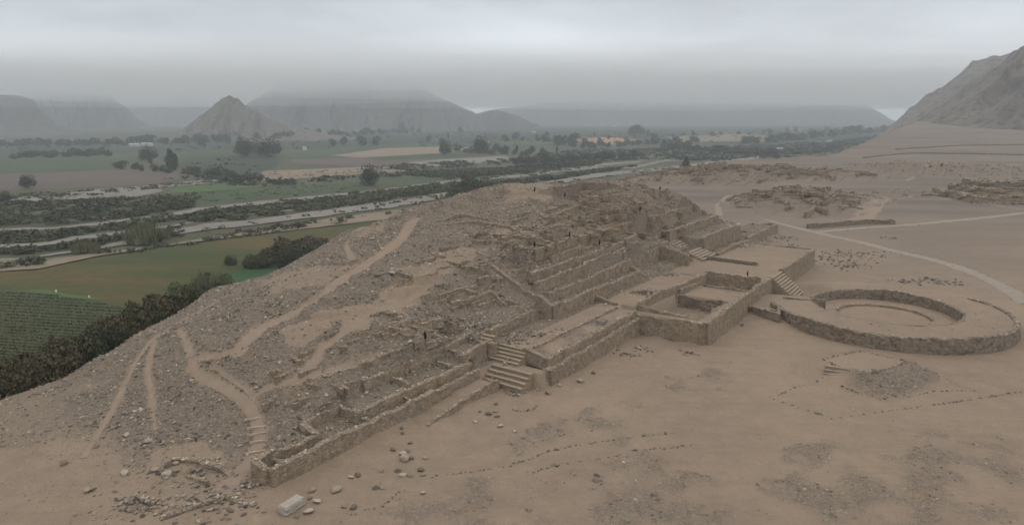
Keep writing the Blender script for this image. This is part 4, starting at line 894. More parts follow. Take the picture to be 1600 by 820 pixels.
# ------------------------------------------------------------------ valley floor: fields, river beds
VZ = -25.0
_lay = [0]
def sheet(name, px, m, z=None, wob=0.):
    """a flat field on the valley floor, its outline surveyed from above"""
    px = [((-330 if u == 0 else u), v) for u, v in px]; _lay[0] += 1; zz = VZ + .03 + .022 * _lay[0] if z is None else z
    if len(px[0]) == 2: pts = [P(u, v, VZ) for u, v in px]
    pts2 = []
    for (x0, y0), (x1, y1) in zip(pts, pts[1:] + pts[:1]):
        L = math.hypot(x1 - x0, y1 - y0); n = max(1, min(60, int(L / 6)))
        for k in range(n):
            x = x0 + (x1 - x0) * k / n; y = y0 + (y1 - y0) * k / n
            j = 5.0 * wob if wob else 1.6
            pts2.append((x + j * fbm(np.array([x / 11]), np.array([y / 11]), 3, 3)[0], y + j * fbm(np.array([x / 11]), np.array([y / 11]), 3, 4)[0]))
    bm = bmesh.new(); f = bm.faces.new([bm.verts.new((p[0], p[1], zz)) for p in pts2]); bm.normal_update()
    if f.normal.z < 0: f.normal_flip()
    bmesh.ops.triangulate(bm, faces=bm.faces[:]); me = bpy.data.meshes.new(name); bm.to_mesh(me); bm.free(); me.materials.append(m)
    return tag(link(name, me), kind='structure')
def band(top, bot):
    return top + [(u, np.interp(u, [q[0] for q in top], [q[1] for q in top]) * .3 + v * .7) for u, v in bot][::-1]
A_ = -.35
MF_GRN = m_field('green_crop', (0.037, 0.055, 0.027), (0.050, 0.069, 0.030), (0.030, 0.042, 0.024), .02)
MF_GR2 = m_field('bright_green_crop', (0.046, 0.082, 0.027), (0.063, 0.101, 0.032), (0.038, 0.057, 0.025), .03)
MF_DK = m_field('dark_orchard', (0.029, 0.038, 0.024), (0.040, 0.049, 0.029), (0.018, 0.025, 0.016), .03)
MF_BRN = m_field('ploughed_brown_field', (0.084, 0.064, 0.054), (0.099, 0.077, 0.064), (0.074, 0.061, 0.049), .03)
MF_TAN = m_field('dry_tan_field', (0.168, 0.130, 0.092), (0.202, 0.160, 0.118), (0.134, 0.109, 0.076), .03)
MF_RIV = m_field('pale_river_gravel', (0.163, 0.148, 0.130), (0.199, 0.181, 0.160), (0.108, 0.097, 0.079), .05)
MF_MIX = m_field('weedy_near_field', (0.039, 0.054, 0.017), (0.099, 0.066, 0.025), (0.034, 0.042, 0.017), .022, ang=.25)
MF_ROW = m_field('rows_of_low_crop', (0.041, 0.050, 0.022), (0.059, 0.063, 0.027), (0.030, 0.036, 0.018), .05)
MF_GR3 = m_field('fresh_green_strip', (0.024, 0.059, 0.024), (0.034, 0.074, 0.029), (0.022, 0.040, 0.020), .04)
MF_SCR = m_field('river_scrub', (0.050, 0.052, 0.030), (0.071, 0.067, 0.040), (0.032, 0.035, 0.021), .03)
# far first, near last
sheet('orchard', [(0,224),(120,222),(260,219),(480,212),(640,200),(1300,196),(1380,203),(1390,212),(1200,225),(900,228),(600,232),(230,238),(0,248)], MF_DK)
sheet('crop_field', [(0,248),(160,240),(200,238),(226,247),(222,256),(150,266),(60,270),(0,278)], MF_GRN)
sheet('crop_field', [(165,241),(178,240),(198,246),(185,247)], MF_GR2)
sheet('crop_field', [(270,262),(300,246),(420,240),(440,248),(430,262),(380,276),(320,272)], MF_DK)
sheet('crop_field', [(230,240),(330,234),(370,240),(300,246),(262,256)], MF_GRN)
sheet('ploughed_field', [(0,277),(60,271),(150,267),(240,265),(275,271),(290,279),(240,288),(160,292),(60,296),(0,300)], MF_BRN)
sheet('crop_field', [(430,246),(480,236),(560,228),(660,224),(780,226),(850,224),(840,232),(700,246),(560,252),(440,252)], MF_GRN)
sheet('dry_field', [(520,243),(600,232),(700,229),(760,231),(680,240),(560,247)], MF_TAN)
sheet('crop_field', [(770,222),(900,218),(960,217),(900,226),(790,226)], MF_GR2)
sheet('dry_field', [(450,250),(560,246),(600,252),(700,248),(760,246),(800,250),(640,262),(560,262),(520,258),(470,256)], MF_BRN)
sheet('dry_field', [(895,216),(960,215),(1000,219),(960,226),(905,223)], m_field('orange_dry_field', (.30, .17, .10), (.34, .21, .13), (.2, .14, .1), .05))
sheet('dry_field', [(1040,214),(1140,209),(1240,214),(1200,221),(1060,222)], MF_TAN)
sheet('dry_field', [(850,232),(960,226),(1100,222),(1140,230),(1000,238),(870,240)], MF_SCR)
sheet('gravel_bed', [(640,254),(700,249),(790,244),(800,250),(720,258),(650,262)], MF_RIV, wob=1)
sheet('gravel_bed', [(0,316),(60,308),(140,297),(250,289),(320,281),(345,281),(330,287),(255,293),(250,300),(200,311),(100,313),(30,317),(0,320)], MF_RIV, wob=1)
sheet('scrub_band', [(0,320),(110,314),(205,310),(280,303),(400,300),(560,290),(800,270),(800,300),(500,330),(200,375),(0,412)], MF_SCR)
sheet('crop_field', [(262,303),(275,292),(330,289),(420,288),(440,290),(330,300)], MF_GR2)
sheet('crop_field', [(250,322),(260,306),(440,293),(560,283),(600,290),(560,299),(400,312),(300,322)], MF_GRN)
sheet('crop_field', [(560,290),(600,280),(700,274),(720,278),(640,290)], MF_GRN)
sheet('orchard', [(410,268),(560,262),(640,262),(640,268),(520,276),(410,284)], MF_TAN)
# river channels, pale gravel
sheet('river_channel', band([(0,366),(90,356),(180,345),(250,338),(300,327),(380,318),(470,309),(560,300),(640,291),(700,283),(780,277),(850,270),(940,256),(1000,252)], [(0,372),(90,361),(180,350),(260,343),(310,333),(400,324),(480,314),(560,305),(640,296),(700,288),(780,282),(850,275),(940,261),(1000,256)]), MF_RIV, wob=1)
sheet('river_channel', band([(0,388),(60,381),(120,371),(200,362),(270,353),(330,341),(420,331),(470,327)], [(0,391),(60,388),(120,380),(200,367),(270,357),(330,346),(420,335),(470,330)]), MF_RIV, wob=1)
sheet('river_channel', band([(270,360),(330,351),(400,344),(480,333),(560,322),(640,311),(700,300),(800,292),(860,284),(930,272),(1040,262),(1100,254),(1180,245),(1220,235)], [(270,374),(330,364),(400,356),(480,345),(560,336),(640,325),(700,314),(800,302),(860,292),(930,280),(1040,268),(1100,260),(1180,250),(1230,238)]), MF_RIV, wob=1)
sheet('river_channel', band([(0,408),(30,405),(100,396),(160,386),(200,377)], [(0,413),(30,409),(100,400),(160,391),(210,384)]), MF_RIV, wob=1)
sheet('river_channel', band([(860,268),(930,261),(980,262),(1040,250),(1090,248)], [(860,272),(930,266),(990,266),(1040,254),(1095,252)]), MF_RIV, wob=1)
sheet('dry_bank', [(0,414),(60,408),(130,400),(260,384),(330,372),(400,362),(520,342),(640,326),(760,300),(760,320),(600,344),(400,368),(300,380),(150,402),(60,422),(0,446)], m_field('dry_earth_bank', (.20, .155, .115), (.155, .125, .088), (.10, .095, .055), .05))
sheet('weedy_field', [(0,446),(60,424),(150,404),(300,382),(400,370),(600,345),(760,318),(760,380),(560,470),(420,520),(250,520),(120,480),(60,466),(0,460)], MF_MIX)
sheet('crop_field', [(335,448),(370,428),(430,404),(500,385),(560,372),(560,430),(400,470)], MF_GR3)
sheet('crop_rows', [(0,458),(30,455),(60,458),(130,469),(185,481),(250,500),(260,620),(0,640)], MF_ROW)
sheet('fresh_strip', [(30,456),(70,455),(130,465),(160,470),(130,470),(60,460)], MF_GR2)

CROPP = [P(u, v, VZ) for u, v in [(-330,470),(0,460),(30,457),(60,460),(130,471),(185,483),(250,502),(260,620),(0,640),(-330,640)]]
# ------------------------------------------------------------------ vegetation
def crown_me(name, seed, n, leaf, m, shape='round', lumps=9):
    r = np.random.default_rng(seed)
    if shape == 'round': C = r.normal(0, 1, (lumps, 3)); C /= np.linalg.norm(C, axis=1)[:, None]; C = C * r.uniform(.25, .62, (lumps, 1)) * [1, 1, .8] + [0, 0, .62]; R = r.uniform(.28, .46, lumps)
    elif shape == 'bush': C = np.c_[r.uniform(-.75, .75, lumps), r.uniform(-.75, .75, lumps), r.uniform(.18, .62, lumps)]; R = r.uniform(.25, .42, lumps)
    elif shape == 'tall': z = np.linspace(.2, 1.45, lumps); C = np.c_[r.normal(0, .09, lumps), r.normal(0, .09, lumps), z]; R = .30 * np.sin(np.clip((z + .05) / 1.7, 0, 1) * PI) ** .6
    elif shape == 'cone': z = np.linspace(.15, 1.4, lumps); C = np.c_[r.normal(0, .08, lumps), r.normal(0, .08, lumps), z]; R = .52 * (1.6 - z) / 1.45
    elif shape == 'reed': C = np.c_[r.uniform(-.8, .8, lumps), r.uniform(-.8, .8, lumps), r.uniform(.2, .4, lumps)]; R = r.uniform(.2, .3, lumps)
    k = r.integers(0, lumps, n); d = r.normal(0, 1, (n, 3)); d /= np.linalg.norm(d, axis=1)[:, None]
    p = C[k] + d * (R[k] * r.uniform(.55, 1.05, n) ** .5)[:, None]; p[:, 2] = np.maximum(p[:, 2], .02)
    u = r.normal(0, 1, (n, 3)); u /= np.linalg.norm(u, axis=1)[:, None]
    if shape == 'reed': u = u * .25 + [0, 0, 1.0]
    q = np.cross(u, d + .3 * r.normal(0, 1, (n, 3))); q /= np.linalg.norm(q, axis=1)[:, None] + 1e-9
    s = leaf * r.uniform(.6, 1.3, n)[:, None]
    if shape == 'reed': A = p - q * s * .15; B = p + q * s * .15; Cc = p + u * s * 1.6; D = Cc + q * s * .02
    else: A = p - u * s; B = p + q * s * .6; Cc = p + u * s; D = p - q * s * .6
    V = np.stack([A, B, Cc, D], 1).reshape(-1, 3); Fc = np.arange(4 * n).reshape(n, 4)
    ton = np.repeat(np.clip(r.normal(.45, .28, n), 0, 1), 4)
    return mesh(name, V, Fc, m, False, {'tone': ton})
def trunk_me(h, r0, seed):
    bm = bmesh.new(); rr = random.Random(seed)
    def limb(p0, p1, ra, rb, n=6):
        d = (p1 - p0); q = d.to_track_quat('Z', 'Y').to_matrix(); L = []
        for k, (pp, r_) in enumerate(((p0, ra), ((p0 + p1) / 2 + Vector((rr.uniform(-.03, .03), rr.uniform(-.03, .03), 0)), (ra + rb) / 2), (p1, rb))):
            L.append([bm.verts.new(pp + q @ Vector((r_ * math.cos(2 * PI * j / n), r_ * math.sin(2 * PI * j / n), 0))) for j in range(n)])
        for a_, b_ in zip(L[:-1], L[1:]):
            for j in range(n): bm.faces.new((a_[j], a_[(j + 1) % n], b_[(j + 1) % n], b_[j]))
        bm.faces.new(L[-1])
    top = Vector((rr.uniform(-.05, .05), rr.uniform(-.05, .05), h)); limb(Vector((0, 0, -.08)), top, r0, r0 * .55)
    for k in range(4):
        a_ = k * 1.6 + rr.uniform(0, 1); limb(top * rr.uniform(.6, 1), top + Vector((math.cos(a_) * .35, math.sin(a_) * .35, rr.uniform(.2, .45))), r0 * .45, r0 * .15, 5)
    me = bpy.data.meshes.new('trunk'); bm.to_mesh(me); bm.free(); me.materials.append(M_BARK); return me
L_DK = m_leaf('dark_foliage', (.022, .028, .016), (.060, .070, .034)); L_OL = m_leaf('olive_foliage', (.026, .032, .016), (.085, .088, .040))
L_BR = m_leaf('bright_foliage', (.045, .075, .022), (.12, .16, .05)); L_BN = m_leaf('brownish_foliage', (.036, .034, .020), (.105, .088, .048)); L_RD = m_leaf('reed_foliage', (0.085, 0.092, 0.042), (0.170, 0.165, 0.085))
TREES = {}
def tree_tpl(kind):
    if kind in TREES: return TREES[kind]
    root = bpy.data.objects.new({'round': 'broadleaf_tree', 'tall': 'poplar_tree', 'cone': 'conifer_tree', 'far': 'distant_tree'}[kind.split('_')[0]], None)
    sh = kind.split('_')[0]; ml = {'dk': L_DK, 'ol': L_OL, 'br': L_BR}[kind.split('_')[1]]
    n = 2600 if sh != 'far' else 500
    me = crown_me('crown', len(TREES) * 7 + 3, n, .05 if sh != 'far' else .10, ml, 'round' if sh == 'far' else sh, 14 if sh in ('round', 'far') else 10)
    TREES[kind] = (root.name, me, trunk_me(.35, .05, len(TREES))); nm = root.name; bpy.data.objects.remove(root); TREES[kind] = (nm, me, TREES[kind][2]); return TREES[kind]
def tree(u, v, hpx, kind, lb, group=None, wfac=1.0, z=None, single=False):
    nm, cme, tme = tree_tpl(kind); z0 = VZ if z is None else z; x, y = P(u, v, z0); D = math.hypot(x, y); hm = hpx / F * D
    full = 1.5 if kind.split('_')[0] in ('tall', 'cone') else 1.12; s = hm / full
    root = bpy.data.objects.new(nm, None); COL.objects.link(root); root.location = (x, y, z0); root.rotation_euler = (0, 0, random.uniform(0, 6.28)); root.scale = (s * wfac, s * wfac, s)
    link('crown', cme, root); link('trunk', tme, root); tag(root, lb, 'tree', group); return root
tree(751,240,22,'round_dk','tall dark round tree standing alone in the far green field, right of another', wfac=.75)
tree(696,243,19,'round_dk','dark oval tree standing alone in the far green field, left of a taller one', wfac=.75)
tree(577,290,26,'round_dk','dark bushy tree by the river channel left of the summit', wfac=.95)
tree(735,315,38,'round_ol','large olive tree just behind the crest of the mound', wfac=1.0)
tree(715,313,24,'round_ol','smaller olive tree left of the large one behind the crest', wfac=1.1)
tree(758,308,24,'round_ol','olive tree right of the large one behind the crest', wfac=1.0)
tree(703,320,14,'round_dk','low dark tree lowest left behind the crest', wfac=1.4)
tree(1070,272,26,'cone_dk','dark pointed tree at the edge of the desert terrace', wfac=1.0)
tree(267,264,26,'tall_dk','tall slim dark tree by the ploughed field, left of a pair'); tree(274,266,22,'tall_dk','tall slim dark tree by the ploughed field, right of a pair')
tree(236,257,12,'tall_dk','small dark tree left of the tall pair'); tree(232,252,16,'round_dk','wide dark tree behind the small one left of the tall pair', wfac=1.1)
tree(44,294,14,'round_dk','round dark tree alone at the left of the ploughed field'); tree(9,318,13,'round_dk','round dark tree at the far left by the gravel')
tree(71,318,7,'round_dk','small dark tree on the gravel at the left'); tree(386,245,22,'round_dk','group of dark trees left of the far field, left one', wfac=1.2); tree(420,246,22,'round_dk','group of dark trees left of the far field, right one', wfac=1.2)
tree(361,416,14,'round_dk','small dark tree at the edge of the near weedy field', z=-25)
GT = 'distant trees across the valley'
for k, (u, v, h) in enumerate([(630,205,11),(480,213,10),(497,212,9),(537,226,10),(565,228,13),(588,228,12),(520,228,9),(355,222,9),(345,221,8),(318,230,10),(790,222,9),(806,219,10),(838,220,9),(850,222,9),(853,216,8),(868,224,11),(872,228,13),(881,227,12),(890,229,15),(896,228,16),(914,226,8),(929,214,7),(990,213,14),(1000,212,13),(1012,214,10),(775,236,9),(790,238,9),(807,240,12),(830,240,10),(850,246,12),(870,240,10),(130,226,6),(170,226,6),(186,226,8),(690,228,10),(670,222,8),(700,216,8),(720,208,8)]):
    tree(u, v, h, 'tall_ol' if k % 3 == 0 and k > 10 else 'far_dk', 'distant dark tree among the far valley fields', GT)
# lines of trees on the far edges of the fields
row_px = []
for (u0, v0, u1, v1, n, h0, h1) in [(0,228,210,226,26,4,8),(20,247,180,243,16,5,9),(200,226,470,217,34,5,11),(470,216,660,206,26,4,9),(820,222,1400,202,30,3,7),(900,232,1100,222,22,5,9),(1160,226,1390,206,26,5,10),(300,270,430,286,12,6,12),(690,236,850,246,14,5,10),(180,262,330,276,10,5,10),(1040,232,1220,246,24,6,10),(800,258,1000,246,18,6,11)]:
    for k in range(n):
        f = (k + random.uniform(-.4, .4)) / n; row_px.append((u0 + (u1 - u0) * f, v0 + (v1 - v0) * f + random.uniform(-1.5, 1.5), random.uniform(h0, h1)))
random.shuffle(row_px)
for u, v, h in row_px[:255]:
    tree(u, v, h, 'far_dk' if random.random() < .7 else 'far_ol', 'distant dark tree in the hazy tree lines of the valley', 'tree lines of the valley', wfac=random.uniform(.9, 1.7))

# thickets: countless shrubs of the river bed
SHB = [crown_me('shrub', 300 + k, 90, .16, L_OL, 'bush', 6) for k in range(3)]
def thicket(name, label, polys, n, s0, s1, m, seed, z=VZ, leaf=.17, nl=70):
    r = np.random.default_rng(seed); Vs = []; Fs = []; Ts = []; off = 0
    base = [crown_me('tmp', seed * 5 + k, nl, leaf, m, 'bush', 5) for k in range(3)]
    B = []
    for me in base:
        v = np.empty(len(me.vertices) * 3, np.float32); me.vertices.foreach_get('co', v); t = np.empty(len(me.vertices), np.float32); me.attributes['tone'].data.foreach_get('value', t); B.append((v.reshape(-1, 3), t)); bpy.data.meshes.remove(me)
    W_ = [[P(-260 if u == 0 else u, v, z) for u, v in q] for q in polys]; ar = np.array([abs(sum(q[i][0] * q[(i + 1) % len(q)][1] - q[(i + 1) % len(q)][0] * q[i][1] for i in range(len(q)))) for q in W_]); ar = ar / ar.sum()
    for q, f in zip(W_, ar):
        xs = [p[0] for p in q]; ys = [p[1] for p in q]; want = int(n * f) + 3; X = r.uniform(min(xs), max(xs), want * 14); Y = r.uniform(min(ys), max(ys), want * 14)
        k = inpoly(X, Y, q) & (fbm(X / 14, Y / 14, 3, seed) + .5 * fbm(X / 4, Y / 4, 2, seed) > -.12); X, Y = X[k][:want], Y[k][:want]
        for x, y in zip(X, Y):
            v, t = B[r.integers(0, 3)]; s = s0 * .6 + (s1 * 1.1 - s0 * .6) * r.random() ** 1.6; th = r.uniform(0, 6.28); c, sn = math.cos(th), math.sin(th)
            Vs.append(np.c_[(v[:, 0] * c - v[:, 1] * sn) * s * 1.3 + x, (v[:, 0] * sn + v[:, 1] * c) * s * 1.3 + y, v[:, 2] * s * .8 + z + .3]); Ts.append(np.clip(t * .8 + r.normal(0, .15) + .5 * fbm(np.array([x / 40]), np.array([y / 40]), 2, seed)[0], 0, 1)); off += 1
    V = np.concatenate(Vs); o = link(name, mesh(name, V, np.arange(len(V)).reshape(-1, 4), m, False, {'tone': np.concatenate(Ts)})); return tag(o, label, 'shrubs', kind='stuff')
thicket('shrub_thicket', 'olive scrub thickets between the pale river channels', [
  [(0,322),(110,316),(210,311),(300,306),(300,326),(180,344),(0,364)],[(0,374),(100,362),(260,344),(310,334),(300,342),(150,366),(60,380),(0,386)],[(300,334),(480,316),(700,289),(740,288),(700,300),(560,321),(330,350),(270,358)],
  [(0,394),(60,391),(120,382),(270,360),(270,372),(200,376),(100,395),(0,406)],[(0,414),(60,409),(60,418),(0,424)],[(740,290),(860,276),(930,266),(1000,260),(930,271),(860,282),(800,290)],[(620,272),(700,268),(860,258),(940,250),(940,256),(850,268),(700,281)]],
  6500, 1.8, 4.0, L_OL, 5, nl=42, leaf=.24)
thicket('shrub_thicket', 'dark green scrub on the far side of the river bed', [
  [(800,250),(900,236),(1050,232),(1180,228),(1300,222),(1360,214),(1300,238),(1200,246),(1100,252),(1000,250),(900,258),(820,264)],[(1150,246),(1230,236),(1390,208),(1310,240),(1220,250)],[(240,278),(300,276),(430,284),(560,276),(640,268),(780,262),(640,276),(420,292),(300,290)],[(560,262),(780,250),(860,246),(780,258),(640,268)]],
  3200, 2.5, 5.5, L_DK, 6, nl=42, leaf=.24)
thicket('shrub_thicket', 'scattered bushes along the dry bank beside the weedy field', [[(100,404),(200,388),(330,374),(400,358),(500,344),(640,328),(640,336),(420,366),(200,398)],[(200,372),(280,356),(290,372),(210,384)]], 130, 1.5, 3.2, L_OL, 8)
thicket('orchard_rows', 'low orchard crop across the dark valley fields', [[(0,226),(230,222),(470,214),(620,206),(600,230),(250,238),(0,245)],[(640,206),(1380,202),(1200,224),(900,226),(650,232)],[(275,262),(300,248),(420,242),(430,262),(380,275)]], 1500, 2.5, 5., L_DK, 9, nl=40, leaf=.22)
thicket('orchard_rows', 'light weeds and low plants of the fields beside the river', [[(262,322),(300,305),(560,285),(600,290),(560,299),(400,312)],[(410,270),(640,264),(640,268),(520,276),(410,284)]], 260, 1., 2.0, L_BR, 10)
thicket('shrub_thicket', 'small shrubs growing on the gravel islands of the river bed', [[(0,366),(250,338),(560,300),(780,277),(940,256),(940,261),(780,282),(560,305),(260,343),(0,372)],[(270,362),(480,334),(640,312),(860,286),(1100,255),(1220,236),(1220,240),(1100,258),(860,290),(640,322),(480,342),(270,370)],[(0,318),(140,299),(330,283),(250,296),(100,311)]], 1700, .8, 3.0, L_OL, 12, nl=34, leaf=.26)
# reeds
def reeds(lb, u, v, n, sp, h_):
    me = crown_me('reed_clump', int(u), 700, .55, L_RD, 'reed', 8); x, y = P(u, v, VZ); root = link('reed_clump', me, None, (x, y, VZ), 0, (sp, sp * .6, h_)); tag(root, lb, 'reeds', 'tall reed stands by the river')
reeds('tall pale reed stand in the middle of the near river bed, left half', 213, 382, 1, 9, 5); reeds('tall pale reed stand in the middle of the near river bed, right half', 245, 378, 1, 9, 5); reeds('low reeds behind the reed stand', 232, 364, 1, 8, 4); reeds('reeds left of the reed stand by the channel', 135, 396, 1, 7, 3.5)

reeds('pale green reeds behind the left shoulder of the mound', 330, 458, 1, 7, 4.5); reeds('pale green reeds left of the shoulder of the mound', 300, 470, 1, 6, 4.0)
# near thicket of thorn bushes under the left flank
BU = [(crown_me('foliage', 500 + k, 5200, .055, mm, 'bush', 15)) for k, mm in enumerate([L_BN, L_BN, L_DK, L_OL, L_BR])]
STM = trunk_me(.3, .05, 77)
def bush(x, y, z, s, k, lb, group='bushes below the left flank of the mound', hf=1.0):
    s = s * 1.1
    root = bpy.data.objects.new('bush', None); COL.objects.link(root); root.location = (x, y, z); root.rotation_euler = (0, 0, random.uniform(0, 6.28)); root.scale = (s, s, s * hf)
    link('foliage', BU[k], root); link('stem', STM, root); return tag(root, lb, 'bush', group)
BLB = ['dark brownish thorn bush in the thicket below the left flank', 'dark brownish thorn bush in the thicket below the left flank', 'dark green bush in the thicket below the left flank', 'olive bush in the thicket below the left flank', 'brighter green bush showing in the dark thicket']
def tz(x, y): return hz(x, y)
bl = []
for u, v, w_, k in [(8,600,60,2),(15,560,70,0),(50,585,70,1),(60,548,70,0),(20,535,60,1),(100,540,70,0),(95,575,60,3),(130,560,60,4),(150,535,60,2),(140,515,60,4),(170,520,60,0),(160,545,50,2),(195,505,60,0),(185,485,60,1),(215,520,50,2),(230,485,60,0),(215,470,50,2),(250,470,60,0),(265,492,50,3),(255,510,40,1),(285,470,45,3),(300,480,40,2),(120,500,60,0),(75,520,60,1),(40,515,60,0),(0,525,60,0),(225,458,50,1),(310,462,36,3),(180,555,40,2),(110,600,36,2),(30,615,46,2),(70,605,46,0)]:
    # crown middle at this sight line, foot on the slope below it
    best = None
    for D in np.arange(88, 240, 2.0):
        x, y, z = PD(u, v, D); g = tz(x, y); s = w_ / F * D / 2 * 1.35
        if g < z - .45 * s and best is None and g < -1.0: best = (x, y, g, s, z); break
    if best is None: continue
    x, y, g, s, zc = best; hf = max(.85, min(1.35, (zc - g) / (.5 * s))); bl.append((x, y, g, s, k, hf))
for x, y, g, s, k, hf in bl: bush(x, y, g - .2, s, k, BLB[k], hf=hf)
for u, v, s, k, lb in [(470,400,9,0,'wide dark thorn bush behind the crest left of the summit'),(490,392,7,0,'second dark thorn bush behind the crest'),(455,405,6,2,'low dark bush left of the thorn bushes behind the crest'),(300,452,5,4,'bright green bush by the palm'),(345,440,4,4,'green bush right of the palm'),(318,456,5,3,'olive bush below the palm'),(400,408,4.5,3,'grey green shrub row in the near field, left'),(425,400,5,3,'grey green shrub row in the near field, right')]:
    x, y = P(u, v, -22); bush(x, y, -25 + .3, s * 1.3, k, lb, 'bushes beside the near field', .9)
# palm
def palm(u, v, hm, lb):
    x, y = P(u, v, VZ); root = bpy.data.objects.new('palm_tree', None); COL.objects.link(root); root.location = (x, y, VZ); tag(root, lb, 'palm tree')
    V = []; Fc = []; 
    for k in range(26):
        a_ = k * 2.4; el = .15 + 1.2 * (k / 26.); L = hm * .62; prev = None
        for j in range(7):
            f = j / 6.; r = L * f * math.cos(el - f * .9); zz = hm * .5 + L * (math.sin(el) * f - .55 * f * f); wv = .42 * math.sin(PI * min(.98, f * .9 + .1)) 
            c = np.array([r * math.cos(a_), r * math.sin(a_), zz]); sd = np.array([-math.sin(a_), math.cos(a_), 0]) * wv
            V += [c - sd, c + sd]; n_ = len(V)
            if prev is not None: Fc.append((prev, prev + 1, n_ - 1, n_ - 2))
            prev = n_ - 2
    me = mesh('fronds', np.array(V), Fc, L_OL, False, {'tone': rng.uniform(.2, .9, len(V))}); link('fronds', me, root)
    t = trunk_me(hm * .5, .28, 5); link('trunk', t, root)
palm(326, 447, 8.0, 'single spiky palm at the edge of the near field')
palm(430, 404, 6.5, 'small ragged palm in the green strip by the near field'); palm(418, 406, 6.0, 'smaller palm left of the ragged one in the green strip')
for u, v, lb in [(88,459,'left of two small white posts at the edge of the near crop field'),(140,468,'right of two small white posts at the edge of the near crop field')]:
    x, y = P(u, v, VZ); bm = bmesh.new(); bmesh.ops.create_cone(bm, cap_ends=True, segments=8, radius1=.28, radius2=.22, depth=1.3); bmesh.ops.translate(bm, verts=bm.verts, vec=(0, 0, .6))
    me = bpy.data.meshes.new('white_post'); bm.to_mesh(me); bm.free(); me.materials.append(m_tint('white_paint', (.7, .7, .68), (.6, .6, .58), 1.)); tag(link('white_post', me, None, (x, y, VZ + .2)), lb, 'post')
# crop rows of the near field
Vr = []; Fr = []; Tn = []; kk = 0
for rI in range(32):
    v0 = 458 + rI * 4.6; p = P(-300, v0 - 14, VZ); q = P(300, v0 + 18 + rI * .5, VZ); n = 330
    for k in range(n):
        f = k / n; x = p[0] + (q[0] - p[0]) * f; y = p[1] + (q[1] - p[1]) * f
        if rng.random() < .12 or not inpoly(np.array([x]), np.array([y]), CROPP)[0]: continue
        for m_ in range(3):
            c = np.array([x + rng.normal(0, .25), y + rng.normal(0, .22), VZ + .7 + rng.uniform(0, .3)]); u_ = rng.normal(0, 1, 3); u_ /= np.linalg.norm(u_); w2 = np.cross(u_, rng.normal(0, 1, 3)); w2 /= np.linalg.norm(w2); s_2 = rng.uniform(.2, .42)
            Vr += [c - u_ * s_2, c + w2 * s_2 * .6, c + u_ * s_2, c - w2 * s_2 * .6]; Fr.append((kk, kk + 1, kk + 2, kk + 3)); kk += 4; Tn += [rng.random()] * 4
tag(link('crop_rows', mesh('crop_rows', np.array(Vr), np.array(Fr), L_OL, False, {'tone': np.array(Tn)})), 'rows of low dark crop in the nearest field at the left', 'crop', kind='stuff')
# ------------------------------------------------------------------ houses
M_WHITE = m_tint('white_render', (.50, .49, .47), (.42, .41, .39), .5); M_ROOF = m_tint('faded_red_roof', (.34, .15, .11), (.28, .14, .11), .5); M_OPEN = m_tint('dark_opening', (.03, .03, .035), (.04, .04, .045), 1.); M_YEL = m_tint('yellow_render', (.55, .38, .15), (.5, .36, .16), .5); M_GRYR = m_tint('grey_sheet_roof', (.36, .36, .36), (.30, .30, .30), .4)
def house(u, v, wpx, hpx, lb, wm, rm, z=VZ, group='small houses across the valley'):
    x, y = P(u, v, z); D = math.hypot(x, y); wd, hh = wpx / F * D, hpx / F * D; dp = wd * .7
    root = bpy.data.objects.new('house', None); COL.objects.link(root); root.location = (x, y, z); root.rotation_euler = (0, 0, random.uniform(-.3, .3)); tag(root, lb, 'house', group)
    V = [(sx * wd / 2, sy * dp / 2, zz) for zz in (-1, hh) for sx, sy in ((-1, -1), (1, -1), (1, 1), (-1, 1))]
    link('walls', mesh('walls', V, [(0, 1, 5, 4), (1, 2, 6, 5), (2, 3, 7, 6), (3, 0, 4, 7)], wm), root)
    V = [(-wd * .56, -dp * .56, hh), (wd * .56, -dp * .56, hh), (wd * .56, dp * .56, hh), (-wd * .56, dp * .56, hh), (-wd * .5, 0, hh * 1.45), (wd * .5, 0, hh * 1.45)]
    link('roof', mesh('roof', V, [(0, 1, 5, 4), (2, 3, 4, 5), (1, 2, 5), (3, 0, 4), (3, 2, 1, 0)], rm), root)
    for k in (-.28, .28):
        V = [(k * wd - wd * .08, -dp / 2 - .06, hh * .3), (k * wd + wd * .08, -dp / 2 - .06, hh * .3), (k * wd + wd * .08, -dp / 2 - .06, hh * .72), (k * wd - wd * .08, -dp / 2 - .06, hh * .72)]
        V += [(a_, b_ + .12, c__) for a_, b_, c__ in V]; link('window', mesh('window', V, [(0, 1, 2, 3), (1, 0, 4, 5), (2, 1, 5, 6), (3, 2, 6, 7), (0, 3, 7, 4)], M_OPEN), root)
